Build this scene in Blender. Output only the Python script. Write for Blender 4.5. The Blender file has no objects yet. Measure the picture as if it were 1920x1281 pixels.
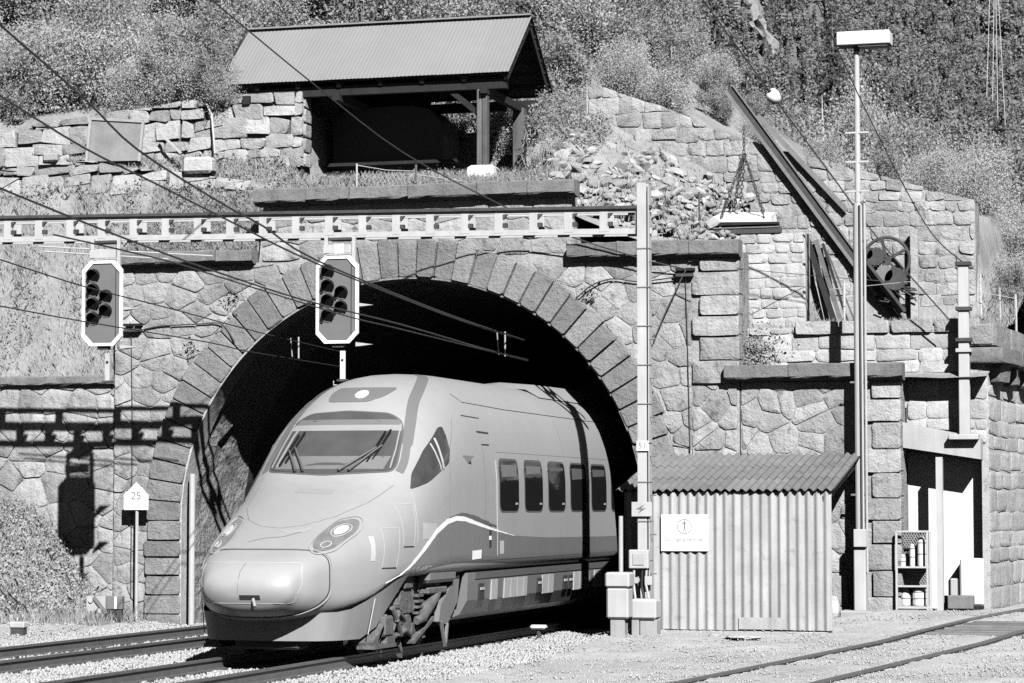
import bpy, math, random
import numpy as np
from mathutils import Vector, Matrix, noise as mnoise
from mathutils.bvhtree import BVHTree

random.seed(7)
RNG = np.random.default_rng(7)
scene = bpy.context.scene
COL = scene.collection

# ------------------------------------------------------------------ camera
# World: x to the right along the portal wall, y along the tracks into the
# mountain (portal face at y = 0), z up from the top of the rails.
CAM = Vector((15.0, -45.35, 2.0))
FPX = 5000.0                      # focal length in pixels of a 1920 wide frame
YAW = math.atan(0.288)
PITCH = math.atan((950 - 640.5) / FPX)
FW = Vector((-math.sin(YAW) * math.cos(PITCH), math.cos(YAW) * math.cos(PITCH), math.sin(PITCH)))
RT = Vector((math.cos(YAW), math.sin(YAW), 0))
UP = RT.cross(FW)
cam_data = bpy.data.cameras.new("camera")
cam_data.sensor_width = 36
cam_data.lens = 36 * FPX / 1920
cam_data.clip_start = 0.5
cam_data.clip_end = 5000
cam = bpy.data.objects.new("camera", cam_data)
COL.objects.link(cam)
cam.matrix_world = Matrix(((RT.x, UP.x, -FW.x, CAM.x), (RT.y, UP.y, -FW.y, CAM.y), (RT.z, UP.z, -FW.z, CAM.z), (0, 0, 0, 1)))
scene.camera = cam

# ------------------------------------------------------------------ light
SUN_TRAVEL = Vector((-0.578, 1.0, -0.843)).normalized()
SUN_DIR = -SUN_TRAVEL
world = bpy.data.worlds.new("World")
scene.world = world
world.use_nodes = True
wn = world.node_tree
bg = wn.nodes["Background"]
sky = wn.nodes.new("ShaderNodeTexSky")
sky.sky_type = 'NISHITA'
sky.sun_disc = False
sky.altitude = 1100          # clear mountain air
sky.air_density = 0.3
sky.dust_density = 0.1
sky.sun_elevation = math.asin(SUN_DIR.z)
sky.sun_rotation = math.atan2(SUN_DIR.x, SUN_DIR.y)
sep = wn.nodes.new("ShaderNodeSeparateColor")     # red-filtered black and white film: the blue sky is dim
wn.links.new(sky.outputs[0], sep.inputs[0])
comb = wn.nodes.new("ShaderNodeCombineColor")
for k in range(3):
    wn.links.new(sep.outputs[0], comb.inputs[k])
wn.links.new(comb.outputs[0], bg.inputs[0])
bg.inputs[1].default_value = 0.05
sun_data = bpy.data.lights.new("sun", 'SUN')
sun_data.energy = 4.6
sun_data.angle = math.radians(0.5)
sun_data.color = (1, 1, 1)
sun = bpy.data.objects.new("sun", sun_data)
COL.objects.link(sun)
sun.rotation_euler = SUN_TRAVEL.to_track_quat('-Z', 'Y').to_euler()
sun.location = (20, -40, 40)
scene.view_settings.view_transform = 'Standard'
scene.view_settings.look = 'None'
scene.view_settings.exposure = 1.0
scene.view_settings.gamma = 1.0
scene.view_settings.use_curve_mapping = False
scene.render.engine = 'CYCLES'
scene.cycles.max_bounces = 6
scene.cycles.diffuse_bounces = 0     # hard, contrasty film: no fill from bounced light
scene.cycles.transparent_max_bounces = 8
scene.cycles.use_denoising = False


# ------------------------------------------------------------------ helpers
def at(px, py, y):
    """point of the plane y seen at a pixel of the photograph"""
    d = FW + RT * ((px - 960) / FPX) - UP * ((py - 640.5) / FPX)
    return CAM + d * ((y - CAM.y) / d.y)


def at_x(px, py, x):
    d = FW + RT * ((px - 960) / FPX) - UP * ((py - 640.5) / FPX)
    return CAM + d * ((x - CAM.x) / d.x)


def at_z(px, py, z):
    d = FW + RT * ((px - 960) / FPX) - UP * ((py - 640.5) / FPX)
    return CAM + d * ((z - CAM.z) / d.z)


MATS = {}


def mat(name, v, amp=0.2, scale=5.0, fine=50.0, rnd=0.0, rough=0.9, bump=0.3, dist=0.02, streak=0.0, spec=0.3,
        metal=0.0, coat=0.0, fineamp=None, trans=0.0, spots=0.0):
    """grey procedural surface: blotches, fine grain, vertical streaks, one random shade per object"""
    if name in MATS:
        return MATS[name]
    m = bpy.data.materials.new(name)
    MATS[name] = m
    m.use_nodes = True
    t = m.node_tree
    N, L = t.nodes, t.links
    b = N["Principled BSDF"]
    geo = N.new("ShaderNodeNewGeometry")

    def mth(op, a, c, clamp=False):
        n = N.new("ShaderNodeMath")
        n.operation = op
        n.use_clamp = clamp
        for i, s in enumerate((a, c)):
            if isinstance(s, (int, float)):
                n.inputs[i].default_value = s
            else:
                L.new(s, n.inputs[i])
        return n.outputs[0]

    def noi(sc, detail=4, rough_=0.6, vec=None):
        n = N.new("ShaderNodeTexNoise")
        n.inputs["Scale"].default_value = sc
        n.inputs["Detail"].default_value = detail
        n.inputs["Roughness"].default_value = rough_
        L.new(vec if vec is not None else geo.outputs["Position"], n.inputs["Vector"])
        return n.outputs[0]
    n1 = noi(scale)
    n2 = noi(fine, 3)
    fa = amp * 0.6 if fineamp is None else fineamp
    f = mth('ADD', mth('MULTIPLY', mth('SUBTRACT', n1, 0.5), amp * 3.2), 1.0)
    f = mth('ADD', f, mth('MULTIPLY', mth('SUBTRACT', n2, 0.5), fa * 3.2))
    if streak:
        mp = N.new("ShaderNodeMapping")
        mp.inputs["Scale"].default_value = (7, 7, 0.5)
        L.new(geo.outputs["Position"], mp.inputs["Vector"])
        f = mth('ADD', f, mth('MULTIPLY', mth('SUBTRACT', noi(1.0, 4, 0.6, mp.outputs[0]), 0.5), streak * 3.2))
    if spots:
        s = noi(scale * 2.3, 6, 0.7)
        s = mth('MULTIPLY', mth('SUBTRACT', s, 0.56, ), 9.0, True)
        f = mth('MULTIPLY', f, mth('SUBTRACT', 1.0, mth('MULTIPLY', s, spots)))
    if rnd:
        oi = N.new("ShaderNodeObjectInfo")
        f = mth('MULTIPLY', f, mth('ADD', mth('MULTIPLY', oi.outputs["Random"], rnd * 2), 1 - rnd))
    f = mth('MAXIMUM', mth('MULTIPLY', f, v), 0.004)
    f = mth('MINIMUM', f, 0.88)
    cc = N.new("ShaderNodeCombineColor")
    for k in range(3):
        L.new(f, cc.inputs[k])
    L.new(cc.outputs[0], b.inputs["Base Color"])
    b.inputs["Roughness"].default_value = rough
    b.inputs["Specular IOR Level"].default_value = spec
    b.inputs["Metallic"].default_value = metal
    b.inputs["Coat Weight"].default_value = coat
    if bump:
        bp = N.new("ShaderNodeBump")
        bp.inputs["Strength"].default_value = bump
        bp.inputs["Distance"].default_value = dist
        hgt = mth('ADD', mth('MULTIPLY', n1, 0.8), mth('MULTIPLY', n2, 0.4))
        if bump >= 0.5:
            hgt = mth('ADD', hgt, mth('MULTIPLY', noi(scale * 3.5, 5, 0.65), 0.9))
        L.new(hgt, bp.inputs["Height"])
        L.new(bp.outputs[0], b.inputs["Normal"])
    if trans:
        tr = N.new("ShaderNodeBsdfTranslucent")
        L.new(cc.outputs[0], tr.inputs[0])
        mx = N.new("ShaderNodeMixShader")
        mx.inputs[0].default_value = trans
        L.new(b.outputs[0], mx.inputs[1])
        L.new(tr.outputs[0], mx.inputs[2])
        L.new(mx.outputs[0], N["Material Output"].inputs[0])
    return m


STONE = mat("portal_stone", 0.28, 0.28, 1.9, 26, rnd=0.22, bump=1.0, dist=0.05, streak=0.20, spots=0.5)
VOUSS = mat("voussoir_stone", 0.20, 0.22, 4.0, 40, rnd=0.18, bump=0.9, dist=0.05, streak=0.06, spots=0.28)
CORN = mat("cornice_stone", 0.16, 0.28, 5.0, 50, rnd=0.12, bump=0.8, dist=0.03, streak=0.12, spots=0.35)
MORTAR = mat("mortar", 0.29, 0.30, 1.9, 26, bump=1.0, dist=0.04, streak=0.20, spots=0.5)
PALE = mat("pale_stone", 0.38, 0.20, 2.2, 35, rnd=0.17, bump=0.9, dist=0.035, streak=0.12, spots=0.3)
PALEMORTAR = mat("pale_mortar", 0.38, 0.2, 2.5, 40, bump=0.8, dist=0.02, streak=0.14, spots=0.3)
DRY = mat("dry_stone", 0.33, 0.22, 3.0, 40, rnd=0.25, bump=0.9, dist=0.04, spots=0.35)
GAP = mat("dark_joint", 0.09, 0.3, 8.0, 40, bump=0.3)
ROCK = mat("tunnel_rock", 0.035, 0.35, 2.0, 16, bump=1.0, dist=0.1)  # soot-black, with the tunnel's shade painted in as well
ROCKL = mat("entrance_rock", 0.24, 0.4, 2.0, 12, bump=1.0, dist=0.12, spots=0.4)  # paler copy of the lining, painted for the sunlit mouth
GROUND = mat("gravel_ground", 0.38, 0.28, 0.5, 26, bump=0.9, dist=0.035, fineamp=0.22, spots=0.18)
BALLAST = mat("ballast_stone", 0.36, 0.24, 0.9, 60, bump=0.2, dist=0.01, fineamp=0.16)
EARTH = mat("hill_earth", 0.24, 0.35, 1.5, 16, bump=0.8, dist=0.06)
RAIL = mat("rail_steel", 0.10, 0.25, 6, 60, rough=0.5, metal=0.0, bump=0.1, spec=0.5)
RAILRUST = mat("rail_rust", 0.055, 0.25, 6, 60, bump=0.2)
SLEEPER = mat("sleeper_timber", 0.14, 0.3, 4, 40, rnd=0.2, bump=0.4)
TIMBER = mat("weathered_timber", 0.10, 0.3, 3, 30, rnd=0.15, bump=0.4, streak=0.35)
DARKSHADETIMBER = mat("dark_shade_timber", 0.018, 0.3, 3, 30, bump=0.4, streak=0.3)  # near black; on the shelter, under-roof shade is put into the wood colour
ROOFTIN = mat("roof_sheet_metal", 0.205, 0.08, 0.9, 60, rnd=0.03, rough=0.8, bump=0.1, dist=0.003, spec=0.3, streak=0.04)
HUTTIN = mat("hut_sheet_metal", 0.34, 0.14, 2.5, 40, rnd=0.10, rough=0.8, bump=0.2, streak=0.28, spec=0.2, spots=0.22)
HUTROOF = mat("hut_roof_sheet", 0.165, 0.25, 2.5, 40, rnd=0.14, rough=0.85, bump=0.2, spec=0.2, spots=0.3, streak=0.1)
PAINT = mat("light_grey_paint", 0.40, 0.10, 3, 40, rough=0.6, bump=0.08, streak=0.12, spec=0.3)
GALV = mat("galvanised_steel", 0.36, 0.12, 4, 50, rough=0.55, bump=0.1, streak=0.10, spec=0.4)
WHITE = mat("white_paint", 0.80, 0.04, 3, 40, rough=0.5, bump=0.05)
WHITEWASH = mat("whitewash", 0.58, 0.10, 2, 40, rough=0.9, bump=0.2, streak=0.12)
CONC = mat("concrete", 0.29, 0.14, 2.5, 40, rough=0.9, bump=0.3, streak=0.16, rnd=0.08)
PRINT = mat("faded_print", 0.13, 0.05, 5, 50, bump=0)
DARKPRINT = mat("dark_print", 0.10, 0.05, 5, 50, bump=0)
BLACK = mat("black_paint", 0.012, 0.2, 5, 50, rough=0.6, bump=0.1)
LAMP = mat("lamp_glass", 0.55, 0.15, 14, 60, rough=0.15, bump=0, spec=0.6)
LENS = mat("lamp_lens_dark", 0.02, 0.1, 5, 50, rough=0.12, bump=0, spec=0.6)
SIGFACE = mat("signal_face", 0.135, 0.10, 5, 50, rough=0.7, bump=0.1)
IRON = mat("rusty_iron", 0.055, 0.35, 8, 60, rough=0.8, bump=0.4)
IRONL = mat("painted_iron", 0.16, 0.25, 8, 60, rough=0.7, bump=0.3)
WIRE = mat("wire_metal", 0.05, 0.1, 5, 50, rough=0.5, bump=0, metal=0.3)
TRAIN = mat("train_silver", 0.30, 0.07, 0.6, 110, rough=0.40, bump=0.02, dist=0.002, spec=0.45, fineamp=0.05, streak=0.035)
TRAINLOW = mat("train_lower_grey", 0.155, 0.09, 1.0, 60, rough=0.42, bump=0.02, dist=0.002, spec=0.4, streak=0.06)
TRAINSKIRT = mat("train_skirt_grey", 0.22, 0.12, 1.2, 60, rough=0.5, bump=0.02, dist=0.002, spec=0.4, streak=0.08)
LAMPBOX = mat("lamp_housing", 0.17, 0.3, 5, 30, rough=0.2, bump=0, spec=0.6)
TRAINDARK = mat("train_dark_grey", 0.10, 0.06, 2, 60, rough=0.45, bump=0.02)
TRAINBAND = mat("train_grey_band", 0.15, 0.04, 2, 60, rough=0.4, bump=0)
SEAM = mat("seam_shadow", 0.03, 0.1, 5, 50, bump=0)
SEAML = mat("seam_light", 0.40, 0.04, 5, 50, bump=0)
BOGIE = mat("bogie_iron", 0.11, 0.45, 9, 40, rough=0.75, bump=0.6, dist=0.02)
GLASSY = mat("tinted_glass", 0.016, 0.1, 1.5, 20, rough=0.07, bump=0, spec=0.7)
WGLASS = mat("windscreen_glass", 0.075, 0.25, 1.2, 3, rough=0.10, bump=0, spec=0.6)
LEAF = mat("leaf", 0.40, 0.30, 1.2, 7, rough=0.8, bump=0, trans=0.5, spec=0.1)
LEAFB = mat("pale_leaf", 0.54, 0.25, 1.2, 7, rough=0.8, bump=0, trans=0.5, spec=0.1)
LEAFD = mat("dark_needles", 0.06, 0.3, 1.2, 6, rough=0.8, bump=0, trans=0.2, rnd=0.2)
FOREST = mat("forest_leaf", 0.31, 0.38, 0.11, 0.5, rough=0.9, bump=0, trans=0.5, fineamp=0.12, spec=0.05)  # grey lightened in place of haze over the far slope
GRASS = mat("dry_grass", 0.44, 0.3, 1.5, 10, rough=0.8, bump=0, trans=0.4)
BARK = mat("bark", 0.13, 0.3, 6, 40, bump=0.5)
BIRCH = mat("pale_bark", 0.40, 0.3, 6, 40, bump=0.4)
CLIFF = mat("pale_cliff", 0.21, 0.45, 0.12, 1.2, bump=1.0, dist=0.8)


class MB:
    """collects polygons in world coordinates, built as one mesh object"""

    def __init__(self):
        self.v, self.f = [], []

    def add(self, vs, fs):
        o = len(self.v)
        self.v += [tuple(p) for p in vs]
        self.f += [tuple(i + o for i in f) for f in fs]
        return self

    def box(self, x0, x1, y0, y1, z0, z1, bev=0.0):
        if bev <= 0:
            vs = [(x, y, z) for z in (z0, z1) for y in (y0, y1) for x in (x0, x1)]
            return self.add(vs, [(0, 2, 3, 1), (4, 5, 7, 6), (0, 1, 5, 4), (2, 6, 7, 3), (0, 4, 6, 2), (1, 3, 7, 5)])
        b = bev
        vs = []
        for z in (z0, z1):
            for y in (y0, y1):
                for x in (x0, x1):
                    sx = b if x == x0 else -b
                    sy = b if y == y0 else -b
                    sz = b if z == z0 else -b
                    vs += [(x, y + sy, z + sz), (x + sx, y, z + sz), (x + sx, y + sy, z)]
        I = lambda i, j, k, a: ((k * 2 + j) * 2 + i) * 3 + a
        fs = []
        for s in (0, 1):
            fs.append([I(s, 0, 0, 0), I(s, 1, 0, 0), I(s, 1, 1, 0), I(s, 0, 1, 0)])
            fs.append([I(0, s, 0, 1), I(1, s, 0, 1), I(1, s, 1, 1), I(0, s, 1, 1)])
            fs.append([I(0, 0, s, 2), I(1, 0, s, 2), I(1, 1, s, 2), I(0, 1, s, 2)])
        for a in (0, 1):
            for c in (0, 1):
                fs.append([I(0, a, c, 1), I(1, a, c, 1), I(1, a, c, 2), I(0, a, c, 2)])
                fs.append([I(a, 0, c, 0), I(a, 1, c, 0), I(a, 1, c, 2), I(a, 0, c, 2)])
                fs.append([I(a, c, 0, 0), I(a, c, 1, 0), I(a, c, 1, 1), I(a, c, 0, 1)])
        for i in (0, 1):
            for j in (0, 1):
                for k in (0, 1):
                    fs.append([I(i, j, k, 0), I(i, j, k, 1), I(i, j, k, 2)])
        return self.add(vs, fs)

    def beam(self, p, q, w, h, up=(0, 0, 1)):
        """square bar from p to q"""
        p, q = Vector(p), Vector(q)
        d = (q - p).normalized()
        u = Vector(up)
        if abs(d.dot(u)) > 0.99:
            u = Vector((0, 1, 0))
        s = d.cross(u).normalized()
        u = s.cross(d)
        vs = []
        for c in (p, q):
            for a, b in ((-1, -1), (1, -1), (1, 1), (-1, 1)):
                vs.append(c + s * (a * w / 2) + u * (b * h / 2))
        return self.add(vs, [(3, 2, 1, 0), (4, 5, 6, 7), (0, 1, 5, 4), (1, 2, 6, 5), (2, 3, 7, 6), (3, 0, 4, 7)])

    def tube(self, pts, r, n=8, cap=True):
        pts = [Vector(p) for p in pts]
        rs = r if isinstance(r, (list, tuple)) else [r] * len(pts)
        vs, fs = [], []
        prev = None
        for i, p in enumerate(pts):
            d = (pts[min(i + 1, len(pts) - 1)] - pts[max(i - 1, 0)])
            d = d.normalized() if d.length > 1e-9 else Vector((0, 0, 1))
            if prev is None:
                u = Vector((0, 0, 1)) if abs(d.z) < 0.9 else Vector((1, 0, 0))
            else:
                u = prev
            s = d.cross(u).normalized()
            u = s.cross(d)
            prev = u
            for k in range(n):
                a = 2 * math.pi * k / n
                vs.append(p + (s * math.cos(a) + u * math.sin(a)) * rs[i])
        for i in range(len(pts) - 1):
            for k in range(n):
                a, b = i * n + k, i * n + (k + 1) % n
                fs.append((a, b, b + n, a + n))
        if cap:
            fs.append(tuple(range(n))[::-1])
            fs.append(tuple(range((len(pts) - 1) * n, len(pts) * n)))
        return self.add(vs, fs)

    def prism(self, poly, y0, y1):
        """(x, z) outline extruded along y"""
        n = len(poly)
        vs = [(x, y0, z) for x, z in poly] + [(x, y1, z) for x, z in poly]
        fs = [tuple(range(n)), tuple(range(2 * n - 1, n - 1, -1))]
        fs += [(i, i + n, (i + 1) % n + n, (i + 1) % n) for i in range(n)]
        return self.add(vs, fs)

    def disc(self, c, axis, r, th, n=20):
        c, a = Vector(c), Vector(axis).normalized()
        return self.tube([c - a * th / 2, c + a * th / 2], r, n)

    def ring(self, c, axis, r, tr, n=28, m=6):
        c, a = Vector(c), Vector(axis).normalized()
        u = a.orthogonal().normalized()
        w = a.cross(u)
        vs, fs = [], []
        for i in range(n):
            t = 2 * math.pi * i / n
            d = u * math.cos(t) + w * math.sin(t)
            for j in range(m):
                s = 2 * math.pi * j / m
                vs.append(c + d * (r + tr * math.cos(s)) + a * (tr * math.sin(s)))
        for i in range(n):
            for j in range(m):
                fs.append((i * m + j, ((i + 1) % n) * m + j, ((i + 1) % n) * m + (j + 1) % m, i * m + (j + 1) % m))
        return self.add(vs, fs)

    def build(self, name, material, parent=None, smooth=False, center=False, bevel=0.0, label=None):
        o0 = root_loc(parent)
        if center or parent is None:
            n = len(self.v)
            c = Vector((sum(p[0] for p in self.v) / n, sum(p[1] for p in self.v) / n, sum(p[2] for p in self.v) / n))
            if parent is None:
                c.z = min(p[2] for p in self.v)
        else:
            c = o0
        used = sorted({i for f in self.f for i in f})
        if len(used) < len(self.v):
            remap = {i: k for k, i in enumerate(used)}
            self.v = [self.v[i] for i in used]
            self.f = [tuple(remap[i] for i in f) for f in self.f]
        me = bpy.data.meshes.new(name)
        me.from_pydata([(p[0] - c.x, p[1] - c.y, p[2] - c.z) for p in self.v], [], self.f)
        me.update()
        fix_normals(me)
        if smooth:
            me.polygons.foreach_set("use_smooth", [True] * len(me.polygons))
        if material:
            me.materials.append(material)
        o = bpy.data.objects.new(name, me)
        COL.objects.link(o)
        o.location = c - o0
        if parent:
            o.parent = parent
        if label:
            o["label"] = label
        return o


import bmesh


def fix_normals(me):
    bm = bmesh.new()
    bm.from_mesh(me)
    bmesh.ops.recalc_face_normals(bm, faces=bm.faces)
    bm.to_mesh(me)
    bm.free()


def root_loc(o):
    v = Vector((0, 0, 0))
    while o is not None:
        v += o.location
        o = o.parent
    return v


def tag(o, label, cat, group=None):
    o["label"] = label
    o["category"] = cat
    if group:
        o["group"] = group
    return o


def thing(name, label, cat, loc=(0, 0, 0), group=None):
    o = bpy.data.objects.new(name, None)
    o.empty_display_size = 0.2
    COL.objects.link(o)
    o.location = loc
    return tag(o, label, cat, group)


def structure(o, kind="structure"):
    o["kind"] = kind
    return o


def copy_tree(o, parent=None):
    c = o.copy()
    COL.objects.link(c)
    c.parent = parent
    for ch in o.children:
        copy_tree(ch, c)
    return c


def smooth_angle(o, deg=40):
    me = o.data
    me.polygons.foreach_set("use_smooth", [True] * len(me.polygons))
    me.set_sharp_from_angle(angle=math.radians(deg))
    return o


def np_mesh(name, V, F, material, parent=None, smooth=False, loc=None):
    """fast mesh from numpy arrays; F is (n, k)"""
    o0 = Vector((0, 0, 0)) if parent is None else root_loc(parent)
    if loc is not None:
        o0 = Vector(loc)
    me = bpy.data.meshes.new(name)
    V = np.asarray(V, dtype=np.float32) - np.array(o0, dtype=np.float32)
    F = np.asarray(F, dtype=np.int32)
    n, k = F.shape
    me.vertices.add(len(V))
    me.vertices.foreach_set("co", V.ravel())
    me.loops.add(n * k)
    me.loops.foreach_set("vertex_index", F.ravel())
    me.polygons.add(n)
    me.polygons.foreach_set("loop_start", np.arange(0, n * k, k, dtype=np.int32))
    if smooth:
        me.polygons.foreach_set("use_smooth", np.ones(n, dtype=bool))
    me.update(calc_edges=True)
    if material:
        me.materials.append(material)
    o = bpy.data.objects.new(name, me)
    COL.objects.link(o)
    if parent is not None:
        o.parent = parent
    elif loc is not None:
        o.location = loc
    return o


def text_mesh(body, size, origin, parent, material, name="lettering", align='CENTER', off=0.0, sx=1.0):
    cu = bpy.data.curves.new(name, 'FONT')
    cu.body = body
    cu.size = size
    cu.align_x = align
    cu.align_y = 'CENTER'
    cu.extrude = 0.002
    ob = bpy.data.objects.new(name, cu)
    COL.objects.link(ob)
    bpy.context.view_layer.update()
    me = bpy.data.meshes.new_from_object(ob.evaluated_get(bpy.context.evaluated_depsgraph_get()))
    bpy.data.objects.remove(ob)
    for v in me.vertices:
        x, y, z = v.co
        v.co = (x * sx, -z, y)
    me.materials.clear()
    me.materials.append(material)
    o = bpy.data.objects.new(name, me)
    COL.objects.link(o)
    o.location = Vector(origin) - root_loc(parent)
    o.parent = parent
    return o


def cards(C, size, rng, asp=0.55, flat=0.0):
    """leaf-sized four-cornered faces at the points C"""
    n = len(C)
    a = rng.normal(size=(n, 3))
    a /= np.linalg.norm(a, axis=1)[:, None]
    b = rng.normal(size=(n, 3))
    b[:, 2] *= 1 - flat
    b -= a * (a * b).sum(1)[:, None]
    b /= np.linalg.norm(b, axis=1)[:, None]
    s = (np.asarray(size) * rng.uniform(0.6, 1.3, n))[:, None]
    V = np.stack([C - a * s, C + b * s * asp, C + a * s, C - b * s * asp], 1).reshape(-1, 3)
    F = np.arange(4 * n).reshape(n, 4)
    return V, F

# ================================================================== GROUND
def sstep(t):
    t = min(1.0, max(0.0, t))
    return t * t * (3 - 2 * t)


def ground_z(x, y):
    z = -0.18
    z += 0.19 * sstep((x - 3.6) / 1.5) * sstep((y + 9) / 5)          # level yard by the hut
    z += 0.24 * sstep((x - 6.5) / 2.5) * sstep((y + 3.2) / 3.0)      # rises to the wing wall
    z += (-0.055 - z) * sstep((x - 6.2) / 1.4) * (1 - sstep((y + 5.5) / 2.5))
    z += 0.9 * sstep((-x - 5.2) / 2.2) * sstep((y + 1.9) / 1.6)      # left bank in front of the wall
    z += 0.12 * sstep((-x - 4.0) / 1.5) * sstep((y + 4) / 2)
    return z


def grid_axis(lo, a, b, hi, fine, coarse):
    v = [lo]
    while v[-1] < a - coarse:
        v.append(v[-1] + max(coarse, (a - v[-1]) * 0.3))
    v.append(a)
    while v[-1] < b - fine * 0.5:
        v.append(v[-1] + fine)
    while v[-1] < hi:
        v.append(v[-1] + max(coarse, (v[-1] - b) * 0.3))
    return v


gx = grid_axis(-160, -9, 14, 200, 0.14, 2)
gy = grid_axis(-160, -20, 1.0, 14, 0.14, 2)
V = []
for yy in gy:
    for xx in gx:
        n = 0.035 * mnoise.noise((xx * 1.1, yy * 1.1, 0)) + 0.03 * mnoise.noise((xx * 4, yy * 4, 3))
        V.append((xx, yy, ground_z(xx, yy) + n))
nx = len(gx)
F = [(j * nx + i, j * nx + i + 1, (j + 1) * nx + i + 1, (j + 1) * nx + i) for j in range(len(gy) - 1) for i in range(nx - 1)]
structure(np_mesh("ground", V, F, GROUND, smooth=True))

# ================================================================== TRACKS
RAIL_PROFILE = [(-0.036, 0.0), (0.036, 0.0), (0.036, -0.03), (0.01, -0.045), (0.01, -0.135), (0.065, -0.15), (0.065, -0.165),
                (-0.065, -0.165), (-0.065, -0.15), (-0.01, -0.135), (-0.01, -0.045), (-0.036, -0.03)]


def rail_mesh(path):
    mb = MB()
    m = len(RAIL_PROFILE)
    vs, fs = [], []
    for i, p in enumerate(path):
        d = (Vector(path[min(i + 1, len(path) - 1)]) - Vector(path[max(0, i - 1)]))
        s = Vector((d.y, -d.x, 0)).normalized()
        for a, b in RAIL_PROFILE:
            vs.append(Vector(p) + s * a + Vector((0, 0, b)))
    for i in range(len(path) - 1):
        for k in range(m):
            a, b = i * m + k, i * m + (k + 1) % m
            fs.append((a, b, b + m, a + m))
    fs += [tuple(range(m)), tuple(range((len(path) - 1) * m, len(path) * m))]
    return mb.add(vs, fs)


SLEEPER_ME = None


def build_track(label, path, gauge, y0, y1, sink=0.0, sleepers=True):
    """path(y) -> (x, z) of the track centre"""
    c = path(y0)
    t = thing("railway_track", label, "track", (c[0], y0, c[1] - 0.17))
    ys = np.linspace(y0, y1, 60)
    for s in (-1, 1):
        pts = [(path(y)[0] + s * gauge / 2, y, path(y)[1]) for y in ys]
        o = rail_mesh(pts).build("rail", RAIL, t)
    if not sleepers:
        return t
    me_s = me_c = None
    k = y0 + 0.3
    while k < min(y1, 2.0):
        cx, cz = path(k)
        if me_s is None:
            o = MB().box(-1.25, 1.25, -0.12, 0.12, -0.30, -0.172, 0.015).build("sleeper", SLEEPER, None)
            me_s = o.data
            zoff = -0.30
            mb = MB()
            for s in (-1, 1):
                for q in (-1, 1):
                    x = s * gauge / 2 + q * 0.105
                    mb.box(x - 0.045, x + 0.045, -0.05, 0.05, -0.172, -0.14, 0.008)
            oc = mb.build("rail_clip", RAILRUST, None)
            me_c = oc.data
            cz_off = oc.location.z
            bpy.data.objects.remove(oc)
        else:
            o = bpy.data.objects.new("sleeper", me_s)
            COL.objects.link(o)
        o.parent = t
        o.location = Vector((cx, k, cz + zoff - sink)) - t.location
        c2 = bpy.data.objects.new("rail_clip", me_c)
        COL.objects.link(c2)
        c2.parent = o
        c2["kind"] = "stuff"
        c2.location = (0, 0, cz_off - zoff + sink)
        k += 0.6
    return t


build_track("railway track the silver train stands on, running into the tunnel", lambda y: (2.15, 0.0), 1.5, -24, 24)
build_track("empty railway track left of the train, running into the tunnel", lambda y: (-1.78, 0.0), 1.5, -24, 24)

SID = [(-30, 6.9, 0.0), (-15.6, 8.28, 0.0), (-10.1, 8.78, 0.0), (-5.5, 9.25, 0.015), (-3.3, 9.55, 0.075), (-1.6, 10.13, 0.20), (0.0, 10.86, 0.31), (2.0, 11.95, 0.36), (6, 14.6, 0.38)]


def siding(y):
    for a, b in zip(SID, SID[1:]):
        if y <= b[0]:
            break
    t = (y - a[0]) / (b[0] - a[0])
    return a[1] + (b[1] - a[1]) * t + 0.75, a[2] + (b[2] - a[2]) * t


build_track("rusty siding track sunk in the gravel yard, right of the hut", siding, 1.5, -28, 5.0, 0.035)

# boards of the level crossing on the siding
lc = thing("level_crossing", "weathered timber crossing boards laid between the siding rails", "crossing", (10.4, -3.3, -0.1))
for i in range(6):
    yy = -3.35 + i * 0.31
    cx, cz = siding(yy)
    w = 0.62 + 0.05 * random.random()
    MB().box(cx - w, cx + w + 0.0, yy - 0.14, yy + 0.14, cz - 0.16, cz - 0.02 + random.uniform(-.012, .012), 0.012).build("plank", SLEEPER, lc, center=True)
bl = MB()
cx, cz = siding(-3.6)
tag(MB().box(cx + .9, cx + 1.35, -3.9, -3.6, cz - 0.18, cz - 0.03, 0.02).build("timber_block", TIMBER), "short timber block lying at the right end of the crossing boards", "timber")


def pebbles(C, S, rng):
    base = np.array([(1, 0, 0), (-1, 0, 0), (0, 1, 0), (0, -1, 0), (0, 0, 1), (0, 0, -1)], float)
    tri = np.array([(0, 2, 4), (2, 1, 4), (1, 3, 4), (3, 0, 4), (2, 0, 5), (1, 2, 5), (3, 1, 5), (0, 3, 5)])
    n = len(C)
    q = rng.normal(size=(n, 4))
    q /= np.linalg.norm(q, axis=1)[:, None]
    w, x, y, z = q.T
    R = np.stack([1 - 2 * (y * y + z * z), 2 * (x * y - z * w), 2 * (x * z + y * w), 2 * (x * y + z * w), 1 - 2 * (x * x + z * z), 2 * (y * z - x * w),
                  2 * (x * z - y * w), 2 * (y * z + x * w), 1 - 2 * (x * x + y * y)], 1).reshape(n, 3, 3)
    P = base[None] * rng.uniform(0.6, 1.25, (n, 6, 1)) * S[:, None, None] * rng.uniform(0.6, 1.2, (n, 1, 3))
    P = np.einsum('nij,nkj->nki', R, P)
    P += rng.normal(size=P.shape) * S[:, None, None] * 0.12
    V = (P + C[:, None, :]).reshape(-1, 3)
    F = (tri[None] + (np.arange(n) * 6)[:, None, None]).reshape(-1, 3)
    return V, F


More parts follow.
